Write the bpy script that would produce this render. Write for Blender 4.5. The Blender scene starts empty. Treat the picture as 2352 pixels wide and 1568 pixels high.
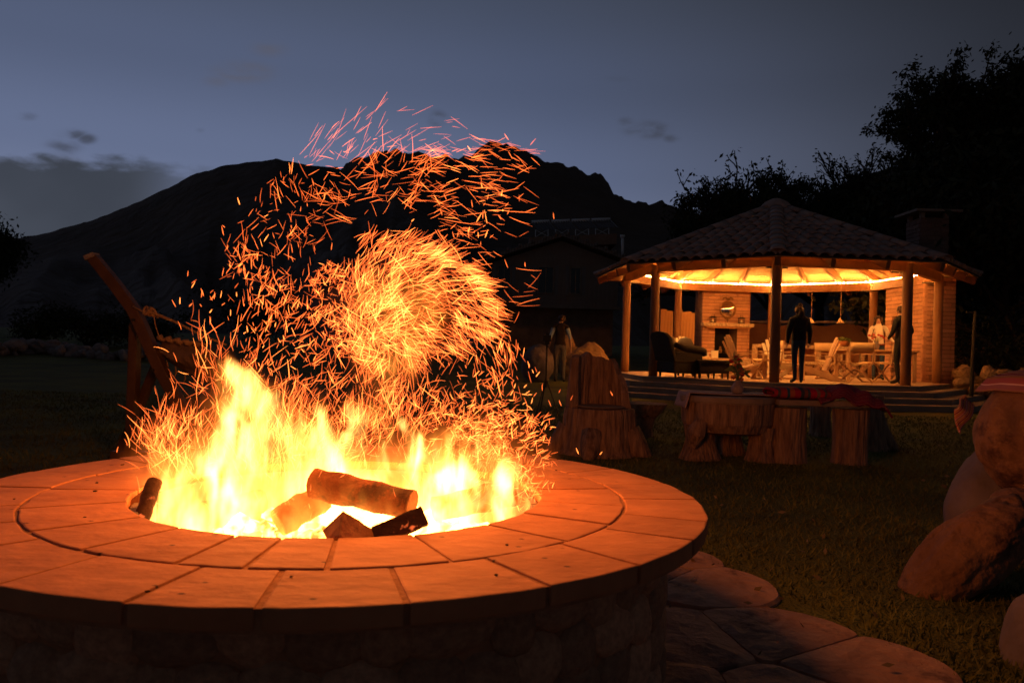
import bpy, bmesh, math, random
import numpy as np
from mathutils import Vector, Matrix, Euler, noise as mnoise

# ------------------------------------------------------------------ camera, sky, light
SC = bpy.context.scene
COL = SC.collection
PI = math.pi
FPX, CAMH = 1800.0, 1.15            # focal length in pixels of a 2352 wide frame, eye height
ROLL, PITCH = 0.0282, 0.0079
R_ = random.Random(7)

cam_d = bpy.data.cameras.new('camera')
cam = bpy.data.objects.new('camera', cam_d)
COL.objects.link(cam)
cam_d.sensor_width = 23.52
cam_d.lens = 18.0
cam_d.clip_start = 0.05
cam_d.clip_end = 20000
cr, sr = math.cos(ROLL), math.sin(ROLL)
fw = Vector((0, math.cos(PITCH), math.sin(PITCH)))
x0 = Vector((1, 0, 0)); u0 = x0.cross(fw)
cx_ = x0 * cr + u0 * sr
cy_ = u0 * cr - x0 * sr
M = Matrix((cx_, cy_, -fw)).transposed().to_4x4()
M.translation = (0, 0, CAMH)
cam.matrix_world = M
SC.camera = cam
cam_d.dof.use_dof = True
cam_d.dof.focus_distance = 5.5
cam_d.dof.aperture_fstop = 3.5

SUN_AZ = -30.0
world = bpy.data.worlds.new('World')
SC.world = world
world.use_nodes = True

def build_world():
    nt = world.node_tree; N = nt.nodes; L = nt.links
    bg = N['Background']
    def math_(op, a, b=None, c=None, clamp=False):
        n = N.new('ShaderNodeMath'); n.operation = op; n.use_clamp = clamp
        for i, v in enumerate((a, b, c)):
            if v is None: continue
            if isinstance(v, (int, float)): n.inputs[i].default_value = v
            else: L.new(v, n.inputs[i])
        return n.outputs[0]
    def mix(f, a, b, mode='MIX'):
        n = N.new('ShaderNodeMix'); n.data_type = 'RGBA'; n.blend_type = mode
        if isinstance(f, (int, float)): n.inputs[0].default_value = f
        else: L.new(f, n.inputs[0])
        for i, v in ((6, a), (7, b)):
            if isinstance(v, tuple): n.inputs[i].default_value = (*v, 1)
            else: L.new(v, n.inputs[i])
        return n.outputs[2]
    sky = N.new('ShaderNodeTexSky'); sky.sky_type = 'NISHITA'; sky.sun_disc = False
    sky.sun_elevation = math.radians(6.0); sky.sun_rotation = math.radians(SUN_AZ)
    sky.air_density = 1.0; sky.dust_density = 0.3; sky.ozone_density = 4.0
    sky.altitude = 2800
    hs = N.new('ShaderNodeHueSaturation'); hs.inputs['Saturation'].default_value = 0.6
    L.new(sky.outputs[0], hs.inputs['Color'])
    tc = N.new('ShaderNodeTexCoord'); sp = N.new('ShaderNodeSeparateXYZ')
    L.new(tc.outputs['Generated'], sp.inputs[0])
    x, y, z = sp.outputs
    # dusk colours over the height above the horizon
    ramp = N.new('ShaderNodeValToRGB'); cr = ramp.color_ramp
    cr.interpolation = 'EASE'
    L.new(math_('MAXIMUM', z, 0.0), ramp.inputs[0])
    el = cr.elements
    el[0].position = 0.0; el[0].color = (.125, .140, .218, 1)
    el[1].position = 1.0; el[1].color = (.020, .028, .050, 1)
    for p_, c_ in ((.14, (.130, .155, .250, 1)), (.22, (.096, .120, .205, 1)), (.32, (.068, .086, .148, 1)), (.42, (.053, .066, .106, 1)), (.6, (.032, .042, .078, 1))):
        e = cr.elements.new(p_); e.color = c_
    # the afterglow side is to the left of the mountain; the east is darker
    sa = math.radians(SUN_AZ)
    dotp = math_('ADD', math_('MULTIPLY', x, math.sin(sa)), math_('MULTIPLY', y, math.cos(sa)))
    mr = N.new('ShaderNodeMapRange'); mr.interpolation_type = 'SMOOTHSTEP'
    mr.inputs[1].default_value = 0.36; mr.inputs[2].default_value = 0.98
    mr.inputs[3].default_value = 0.22; mr.inputs[4].default_value = 1.32
    L.new(dotp, mr.inputs[0])
    col = mix(0.12, ramp.outputs[0], mix(1.0, hs.outputs[0], (.03, .03, .03), 'MULTIPLY'))
    east = mix(1.0, col, (1.0, 1.0, 1.0), 'MULTIPLY')
    vm = N.new('ShaderNodeVectorMath'); vm.operation = 'SCALE'
    L.new(col, vm.inputs[0]); L.new(mr.outputs[0], vm.inputs['Scale'])
    # greyer where it is darker
    grey = N.new('ShaderNodeHueSaturation'); grey.inputs['Saturation'].default_value = 1.0
    L.new(vm.outputs[0], grey.inputs['Color'])
    satr = N.new('ShaderNodeMapRange'); satr.inputs[1].default_value = .3; satr.inputs[2].default_value = .8
    satr.inputs[3].default_value = .55; satr.inputs[4].default_value = 1.0
    L.new(dotp, satr.inputs[0]); L.new(satr.outputs[0], grey.inputs['Saturation'])
    # clouds, laid out in the direction space of the real sky
    ay = math_('MAXIMUM', y, 0.02)
    cu = math_('DIVIDE', x, ay); cv = math_('DIVIDE', z, ay)
    no = N.new('ShaderNodeTexNoise'); no.inputs['Scale'].default_value = 22.0; no.inputs['Detail'].default_value = 5
    mp = N.new('ShaderNodeMapping'); mp.inputs['Scale'].default_value = (1, 1, 2.6)
    L.new(tc.outputs['Generated'], mp.inputs[0]); L.new(mp.outputs[0], no.inputs['Vector'])
    def blob(px, py, sx, sy, amp):
        u_ = (px - 1176) / FPX; v_ = -(py - 784) / FPX
        a = math_('DIVIDE', math_('SUBTRACT', cu, u_), sx / FPX)
        b = math_('DIVIDE', math_('SUBTRACT', cv, v_), sy / FPX)
        r2 = math_('ADD', math_('MULTIPLY', a, a), math_('MULTIPLY', b, b))
        return math_('MULTIPLY', math_('EXPONENT', math_('MULTIPLY', r2, -1.0)), amp)
    def soft(v, lo, hi):
        m = N.new('ShaderNodeMapRange'); m.interpolation_type = 'SMOOTHSTEP'
        m.inputs[1].default_value = lo; m.inputs[2].default_value = hi
        L.new(v, m.inputs[0]); return m.outputs[0]
    small = None
    for b in ((1478, 275, 62, 22, 1.0), (1530, 292, 26, 13, .8), (1425, 258, 24, 14, .7), (150, 322, 40, 14, 1.0), (185, 332, 26, 14, 1.0), (130, 352, 50, 22, .75),
              (45, 285, 30, 12, .7), (990, 262, 28, 22, .8), (1400, 160, 70, 14, .35), (445, 305, 16, 9, .4)):
        o = blob(*b); small = o if small is None else math_('MAXIMUM', small, o)
    nz = soft(no.outputs[0], .36, .62)
    small = math_('MULTIPLY', soft(small, .15, .95), math_('ADD', math_('MULTIPLY', nz, .8), .1), clamp=True)
    warm = math_('MAXIMUM', blob(540, 168, 75, 26, 1.0), math_('MAXIMUM', blob(600, 112, 50, 24, .7), math_('MAXIMUM', blob(480, 190, 40, 20, .6), blob(120, 385, 60, 22, .6))))
    warm = math_('MULTIPLY', soft(warm, .1, 1.0), math_('ADD', math_('MULTIPLY', nz, .6), .25), clamp=True)
    # the bank of cloud low over the valley on the left
    edge = math_('ADD', cv, math_('MULTIPLY', math_('SUBTRACT', no.outputs[0], .5), .045))
    no2 = N.new('ShaderNodeTexNoise'); no2.inputs['Scale'].default_value = 5.0; no2.inputs['Detail'].default_value = 3
    L.new(tc.outputs['Generated'], no2.inputs['Vector'])
    edge = math_('ADD', edge, math_('MULTIPLY', math_('SUBTRACT', no2.outputs[0], .5), .05))
    top = N.new('ShaderNodeMapRange'); top.interpolation_type = 'SMOOTHSTEP'
    top.inputs[1].default_value = .222; top.inputs[2].default_value = .206
    L.new(edge, top.inputs[0])
    side = soft(math_('MULTIPLY', cu, -1.0), .34, .50)
    bank = math_('MULTIPLY', math_('MULTIPLY', top.outputs[0], side), .93, clamp=True)
    c1 = mix(math_('MULTIPLY', warm, .7), grey.outputs[0], (.105, .098, .115))
    c2 = mix(math_('MULTIPLY', small, .85), c1, (.042, .046, .062))
    bcol = mix(soft(no2.outputs[0], .3, .75), (.038, .044, .056), (.066, .076, .098))
    c3 = mix(bank, c2, bcol)
    L.new(c3, bg.inputs[0])
    bg.inputs[1].default_value = 1.0
build_world()

sun_d = bpy.data.lights.new('sun', 'SUN'); sun = bpy.data.objects.new('sun', sun_d); COL.objects.link(sun)
sun_d.energy = 0.01; sun_d.angle = math.radians(25); sun_d.color = (.75, .82, 1.0)
sun.rotation_euler = (math.radians(78), 0, math.radians(180 - SUN_AZ))

SC.view_settings.view_transform = 'Standard'
SC.view_settings.look = 'None'
SC.view_settings.exposure = 0.0
SC.view_settings.gamma = 1.0
SC.view_settings.use_curve_mapping = False
SC.render.engine = 'CYCLES'
SC.cycles.use_denoising = True
SC.cycles.max_bounces = 6
SC.cycles.transparent_max_bounces = 48
SC.cycles.sample_clamp_indirect = 4.0
SC.cycles.volume_step_rate = 1.0
SC.cycles.volume_max_steps = 256
SC.cycles.use_light_tree = True
SC.cycles.caustics_reflective = False
SC.cycles.caustics_refractive = False

FIRE_C = (-0.61, 2.93)          # centre of the fire pit
fire_lamps = [((-.72, 2.60, .74), 2.2), ((-.40, 2.55, .72), 1.6), ((-0.93, 2.95, .93), 14), ((-0.55, 3.05, .90), 14), ((-0.25, 2.95, .90), 12), ((-.48, 2.95, 1.72), 84)]
for i, (l, e) in enumerate(fire_lamps):
    ld = bpy.data.lights.new('fire_light', 'POINT'); lo = bpy.data.objects.new('fire_light', ld)
    ld.energy = e; ld.color = (1.0, .215, .03) if l[2] < 1.2 else (1.0, .30, .05); ld.shadow_soft_size = .16 if l[2] < 1.2 else .34; lo.location = l
    COL.objects.link(lo)

# ------------------------------------------------------------------ helpers
def P(px, py, y):
    "the point at depth y seen at a pixel of a 2352 x 1568 frame"
    u, v = px - 1176, py - 784
    c, s = math.cos(-ROLL), math.sin(-ROLL)
    u, v = u * c - v * s, u * s + v * c
    d = (u / FPX, 1.0, -v / FPX)
    c, s = math.cos(PITCH), math.sin(PITCH)
    d = (d[0], d[1] * c - d[2] * s, d[1] * s + d[2] * c)
    t = y / d[1]
    return Vector((d[0] * t, y, CAMH + d[2] * t))

def gz(x, y):
    "height of the lawn"
    z = 0.0
    if y > 4: z = 0.0105 * (y - 4)
    if y > 14: z += 0.0010 * (y - 14) ** 2 * (1 if x < 2 else .5)
    if y > 40: z = min(z, 1.1 + .01 * (y - 40))
    return z

def G(px, py):
    "the point of the lawn seen at a pixel"
    lo, hi = .5, 60.0
    for _ in range(50):
        m = (lo + hi) / 2
        p = P(px, py, m)
        if p.z > gz(p.x, p.y): lo = m
        else: hi = m
    p = P(px, py, lo); p.z = gz(p.x, p.y)
    return p

_ico = {}
def ico(sub):
    if sub not in _ico:
        b = bmesh.new(); bmesh.ops.create_icosphere(b, subdivisions=sub, radius=1)
        b.verts.ensure_lookup_table()
        _ico[sub] = ([v.co.copy() for v in b.verts], [tuple(v.index for v in f.verts) for f in b.faces]); b.free()
    return _ico[sub]

class MB:
    def __init__(s): s.v = []; s.f = []; s.m = []
    def add(s, vs, fs, mi=0):
        n = len(s.v); s.v += [tuple(v) for v in vs]
        s.f += [tuple(i + n for i in f) for f in fs]; s.m += [mi] * len(fs); return s
    def box(s, c, size, rot=None, mi=0, jit=0):
        hx, hy, hz = size[0] / 2, size[1] / 2, size[2] / 2
        vs = [Vector((x, y, z)) for z in (-hz, hz) for x, y in ((-hx, -hy), (hx, -hy), (hx, hy), (-hx, hy))]
        if jit: vs = [v + Vector([R_.uniform(-jit, jit) for _ in range(3)]) for v in vs]
        if rot is not None:
            m = Euler(rot).to_matrix() if not isinstance(rot, Matrix) else rot
            vs = [m @ v for v in vs]
        c = Vector(c)
        return s.add([v + c for v in vs], [(3, 2, 1, 0), (4, 5, 6, 7), (0, 1, 5, 4), (1, 2, 6, 5), (2, 3, 7, 6), (3, 0, 4, 7)], mi)
    def bar(s, a, b, w, h, mi=0, up=(0, 0, 1)):
        a = Vector(a); b = Vector(b); d = (b - a); l = d.length; d.normalize()
        up = Vector(up)
        if abs(d.dot(up)) > .98: up = Vector((0, 1, 0))
        x = d.cross(up).normalized(); z = x.cross(d).normalized()
        m = Matrix((x, d, z)).transposed()
        return s.box((a + b) / 2, (w, l, h), m, mi)
    def tube(s, pts, rads, n=8, cap=True, mi=0, wob=0, seed=0):
        pts = [Vector(p) for p in pts]
        if isinstance(rads, (int, float)): rads = [rads] * len(pts)
        vs = []; fs = []; prev = None
        for i, p in enumerate(pts):
            d = (pts[min(i + 1, len(pts) - 1)] - pts[max(i - 1, 0)]).normalized()
            if prev is None:
                a = d.cross(Vector((0, 0, 1)))
                if a.length < .05: a = d.cross(Vector((0, 1, 0)))
            else:
                a = prev - d * prev.dot(d)
            a.normalize(); prev = a; b = d.cross(a)
            for k in range(n):
                t = 2 * PI * k / n; r = rads[i]
                if wob: r *= 1 + wob * mnoise.noise(Vector((math.cos(t) * 1.6, math.sin(t) * 1.6, i * .45 + seed * 7.3)))
                vs.append(p + (a * math.cos(t) + b * math.sin(t)) * r)
        for i in range(len(pts) - 1):
            for k in range(n):
                fs.append((i * n + k, i * n + (k + 1) % n, (i + 1) * n + (k + 1) % n, (i + 1) * n + k))
        if cap:
            fs.append(tuple(range(n))[::-1]); fs.append(tuple((len(pts) - 1) * n + k for k in range(n)))
        return s.add(vs, fs, mi)
    def lathe(s, prof, n=16, c=(0, 0, 0), mi=0):
        vs = []; fs = []
        for r, z in prof:
            for k in range(n):
                t = 2 * PI * k / n; vs.append((c[0] + r * math.cos(t), c[1] + r * math.sin(t), c[2] + z))
        for i in range(len(prof) - 1):
            for k in range(n):
                fs.append((i * n + k, i * n + (k + 1) % n, (i + 1) * n + (k + 1) % n, (i + 1) * n + k))
        fs.append(tuple(range(n))[::-1]); fs.append(tuple((len(prof) - 1) * n + k for k in range(n)))
        return s.add(vs, fs, mi)
    def rock(s, c, size, seed=0, sub=2, amp=.25, rot=None, mi=0, freq=1.2, flat=None):
        vs, fs = ico(sub); o = []
        off = Vector((seed * 3.1, seed * 1.7, seed * 5.3))
        for v in vs:
            w = v * (1 + amp * mnoise.noise(v * freq + off) + amp * .35 * mnoise.noise(v * freq * 3 + off) + amp * .12 * mnoise.noise(v * freq * 8 + off))
            w = Vector((w.x * size[0], w.y * size[1], w.z * size[2]))
            if flat is not None and w.z < -flat: w.z = -flat
            if rot is not None: w = Euler(rot).to_matrix() @ w
            o.append(w + Vector(c))
        return s.add(o, fs, mi)
    def poly(s, pts, z0, z1, mi=0):
        n = len(pts)
        vs = [(p[0], p[1], z0) for p in pts] + [(p[0], p[1], z1) for p in pts]
        fs = [tuple(range(n))[::-1], tuple(range(n, 2 * n))] + [(i, (i + 1) % n, (i + 1) % n + n, i + n) for i in range(n)]
        return s.add(vs, fs, mi)
    def mesh(s, name, mats, smooth=False, bevel=0, fixn=False):
        me = bpy.data.meshes.new(name)
        me.from_pydata(s.v, [], s.f)
        if not isinstance(mats, (list, tuple)): mats = [mats]
        for m in mats: me.materials.append(m)
        if len(mats) > 1: me.polygons.foreach_set('material_index', s.m)
        if bevel or fixn:
            b = bmesh.new(); b.from_mesh(me)
            bmesh.ops.recalc_face_normals(b, faces=b.faces)
            if bevel: bmesh.ops.bevel(b, geom=list(b.edges), offset=bevel, segments=2, profile=.6, affect='EDGES')
            b.to_mesh(me); b.free()
        if smooth: me.polygons.foreach_set('use_smooth', [True] * len(me.polygons))
        me.update()
        return me
    def build(s, name, mats, parent=None, smooth=False, bevel=0, loc=None, rz=None, fixn=False):
        o = bpy.data.objects.new(name, s.mesh(name, mats, smooth, bevel, fixn))
        COL.objects.link(o)
        if parent: o.parent = parent
        if loc is not None: o.location = loc
        if rz is not None: o.rotation_euler = (0, 0, rz)
        return o

def piece(name, me, parent, loc=(0, 0, 0), rot=(0, 0, 0), sc=(1, 1, 1)):
    o = bpy.data.objects.new(name, me); COL.objects.link(o); o.parent = parent
    o.location = loc; o.rotation_euler = rot; o.scale = sc
    return o

def tag(o, label, cat, group=None, kind=None):
    if label: o['label'] = label
    if cat: o['category'] = cat
    if group: o['group'] = group
    if kind: o['kind'] = kind
    return o

def thing(name, label, cat, loc=(0, 0, 0), rz=0, group=None):
    o = bpy.data.objects.new(name, None); COL.objects.link(o)
    o.empty_display_size = .1
    o.location = loc; o.rotation_euler = (0, 0, rz)
    return tag(o, label, cat, group)

def dup(root, loc, rz, label, group=None):
    r = root.copy(); COL.objects.link(r); r.location = loc; r.rotation_euler = (0, 0, rz)
    r['label'] = label
    if group: r['group'] = group
    for ch in list(root.children):
        c = ch.copy(); COL.objects.link(c); c.parent = r
        for g in ch.children:
            d = g.copy(); COL.objects.link(d); d.parent = c
    return r

def mat(name, c1, c2=None, scale=6, rough=.8, bump=.3, bscale=None, stretch=(1, 1, 1), rnd=0, spec=.3, metal=0, emis=None, wave=None, detail=6, bdist=.01, stain=None, speck=None):
    m = bpy.data.materials.new(name); m.use_nodes = True
    nt = m.node_tree; N = nt.nodes; L = nt.links
    b = N['Principled BSDF']
    b.inputs['Roughness'].default_value = rough
    b.inputs['Metallic'].default_value = metal
    b.inputs['Specular IOR Level'].default_value = spec
    if c2 is None: c2 = tuple(v * .6 for v in c1)
    tc = N.new('ShaderNodeTexCoord'); mp = N.new('ShaderNodeMapping'); mp.inputs['Scale'].default_value = stretch
    L.new(tc.outputs['Object'], mp.inputs[0])
    vec = mp.outputs[0]
    if rnd:
        oi = N.new('ShaderNodeObjectInfo'); ad = N.new('ShaderNodeVectorMath'); ad.operation = 'MULTIPLY_ADD'
        cb = N.new('ShaderNodeCombineXYZ')
        for i in range(3): L.new(oi.outputs['Random'], cb.inputs[i])
        ad.inputs[1].default_value = (37, 53, 71)
        L.new(cb.outputs[0], ad.inputs[0]); L.new(vec, ad.inputs[2]); vec = ad.outputs[0]
    no = N.new('ShaderNodeTexNoise'); no.inputs['Scale'].default_value = scale; no.inputs['Detail'].default_value = detail; no.inputs['Roughness'].default_value = .62
    L.new(vec, no.inputs['Vector'])
    cr = N.new('ShaderNodeValToRGB'); cr.color_ramp.elements[0].position = .32; cr.color_ramp.elements[1].position = .68
    cr.color_ramp.elements[0].color = (*c2, 1); cr.color_ramp.elements[1].color = (*c1, 1)
    L.new(no.outputs[0], cr.inputs[0])
    col = cr.outputs[0]
    hgt = None
    if wave:
        ws, axis, amt = wave
        wv = N.new('ShaderNodeTexWave'); wv.bands_direction = axis; wv.inputs['Scale'].default_value = ws
        wv.inputs['Distortion'].default_value = 1.2; wv.inputs['Detail'].default_value = 2; wv.inputs['Detail Scale'].default_value = 1.5
        L.new(tc.outputs['Object'], wv.inputs['Vector'])
        mx = N.new('ShaderNodeMix'); mx.data_type = 'RGBA'; mx.blend_type = 'MULTIPLY'; mx.inputs[0].default_value = amt
        L.new(col, mx.inputs[6]); L.new(wv.outputs[0], mx.inputs[7]); col = mx.outputs[2]
        hgt = wv.outputs['Fac']
    if rnd:
        mr = N.new('ShaderNodeMapRange'); mr.inputs[3].default_value = 1 - rnd; mr.inputs[4].default_value = 1 + rnd
        L.new(oi.outputs['Random'], mr.inputs[0])
        sc = N.new('ShaderNodeVectorMath'); sc.operation = 'SCALE'
        L.new(col, sc.inputs[0]); L.new(mr.outputs[0], sc.inputs['Scale']); col = sc.outputs[0]
    if stain:
        sc_, scol, lo_, hi_ = stain
        sn = N.new('ShaderNodeTexNoise'); sn.inputs['Scale'].default_value = sc_; sn.inputs['Detail'].default_value = 7; sn.inputs['Roughness'].default_value = .7
        L.new(vec, sn.inputs['Vector'])
        sr = N.new('ShaderNodeMapRange'); sr.interpolation_type = 'SMOOTHSTEP'; sr.inputs[1].default_value = lo_; sr.inputs[2].default_value = hi_
        L.new(sn.outputs[0], sr.inputs[0])
        sx = N.new('ShaderNodeMix'); sx.data_type = 'RGBA'; L.new(sr.outputs[0], sx.inputs[0]); L.new(col, sx.inputs[6]); sx.inputs[7].default_value = (*scol, 1); col = sx.outputs[2]
    if speck:
        vo = N.new('ShaderNodeTexVoronoi'); vo.inputs['Scale'].default_value = speck[0]; L.new(vec, vo.inputs['Vector'])
        vr = N.new('ShaderNodeMapRange'); vr.inputs[1].default_value = speck[1]; vr.inputs[2].default_value = speck[1] * .5; L.new(vo.outputs['Distance'], vr.inputs[0])
        sx = N.new('ShaderNodeMix'); sx.data_type = 'RGBA'; L.new(vr.outputs[0], sx.inputs[0]); L.new(col, sx.inputs[6]); sx.inputs[7].default_value = (.06, .03, .02, 1); col = sx.outputs[2]
    L.new(col, b.inputs['Base Color'])
    if bump:
        bn = N.new('ShaderNodeTexNoise'); bn.inputs['Scale'].default_value = bscale or scale * 3; bn.inputs['Detail'].default_value = 5
        L.new(vec, bn.inputs['Vector'])
        bp = N.new('ShaderNodeBump'); bp.inputs['Strength'].default_value = bump; bp.inputs['Distance'].default_value = bdist
        h = bn.outputs[0]
        if hgt is not None:
            a = N.new('ShaderNodeMath'); a.operation = 'MULTIPLY_ADD'; a.inputs[1].default_value = .4
            L.new(h, a.inputs[0]); L.new(hgt, a.inputs[2]); h = a.outputs[0]
        L.new(h, bp.inputs['Height']); L.new(bp.outputs[0], b.inputs['Normal'])
    if emis:
        b.inputs['Emission Color'].default_value = (*emis[0], 1); b.inputs['Emission Strength'].default_value = emis[1]
    return m

def emat(name, col, st, additive=False):
    m = bpy.data.materials.new(name); m.use_nodes = True
    N = m.node_tree.nodes; L = m.node_tree.links; N.clear()
    o = N.new('ShaderNodeOutputMaterial'); e = N.new('ShaderNodeEmission')
    e.inputs[0].default_value = (*col, 1); e.inputs[1].default_value = st
    if additive:
        t = N.new('ShaderNodeBsdfTransparent'); a = N.new('ShaderNodeAddShader')
        L.new(e.outputs[0], a.inputs[0]); L.new(t.outputs[0], a.inputs[1]); L.new(a.outputs[0], o.inputs[0])
    else: L.new(e.outputs[0], o.inputs[0])
    return m

def stripes(name, cols, scale, axis='X', rough=.95, wob=.06):
    m = bpy.data.materials.new(name); m.use_nodes = True
    N = m.node_tree.nodes; L = m.node_tree.links; b = N['Principled BSDF']
    b.inputs['Roughness'].default_value = rough; b.inputs['Specular IOR Level'].default_value = .1
    tc = N.new('ShaderNodeTexCoord'); no = N.new('ShaderNodeTexNoise'); no.inputs['Scale'].default_value = 5
    L.new(tc.outputs['UV'], no.inputs['Vector'])
    sp = N.new('ShaderNodeSeparateXYZ'); L.new(tc.outputs['UV'], sp.inputs[0])
    a = N.new('ShaderNodeMath'); a.operation = 'MULTIPLY_ADD'; a.inputs[1].default_value = wob
    L.new(no.outputs[0], a.inputs[0]); L.new(sp.outputs[0 if axis == 'X' else 1], a.inputs[2])
    mu = N.new('ShaderNodeMath'); mu.operation = 'MULTIPLY'; mu.inputs[1].default_value = scale
    L.new(a.outputs[0], mu.inputs[0])
    fr = N.new('ShaderNodeMath'); fr.operation = 'FRACT'; L.new(mu.outputs[0], fr.inputs[0])
    cr = N.new('ShaderNodeValToRGB'); cr.color_ramp.interpolation = 'CONSTANT'
    el = cr.color_ramp.elements
    while len(el) > 1: el.remove(el[-1])
    el[0].position = 0; el[0].color = (*cols[0][1], 1)
    for p_, c_ in cols[1:]:
        e = el.new(p_); e.color = (*c_, 1)
    L.new(fr.outputs[0], cr.inputs[0]); L.new(cr.outputs[0], b.inputs['Base Color'])
    wn = N.new('ShaderNodeTexWave'); wn.inputs['Scale'].default_value = 60; L.new(tc.outputs['UV'], wn.inputs['Vector'])
    bp = N.new('ShaderNodeBump'); bp.inputs['Strength'].default_value = .3; bp.inputs['Distance'].default_value = .004
    L.new(wn.outputs['Fac'], bp.inputs['Height']); L.new(bp.outputs[0], b.inputs['Normal'])
    return m

def sheet(name, fn, nu, nv, m, parent=None, thick=.008, smooth=True):
    "cloth-like sheet: fn(u, v) gives a point; UVs follow u and v; given a real thickness"
    vs = [fn(i / nu, j / nv) for j in range(nv + 1) for i in range(nu + 1)]
    fs = [(j * (nu + 1) + i, j * (nu + 1) + i + 1, (j + 1) * (nu + 1) + i + 1, (j + 1) * (nu + 1) + i) for j in range(nv) for i in range(nu)]
    me = bpy.data.meshes.new(name); me.from_pydata([tuple(v) for v in vs], [], fs); me.materials.append(m)
    uv = me.uv_layers.new(name='uv')
    for lp in me.loops:
        k = lp.vertex_index; uv.data[lp.index].uv = ((k % (nu + 1)) / nu, (k // (nu + 1)) / nv)
    if smooth: me.polygons.foreach_set('use_smooth', [True] * len(me.polygons))
    o = bpy.data.objects.new(name, me); COL.objects.link(o)
    if parent: o.parent = parent
    sd = o.modifiers.new('solidify', 'SOLIDIFY'); sd.thickness = thick; sd.offset = 1
    return o

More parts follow.
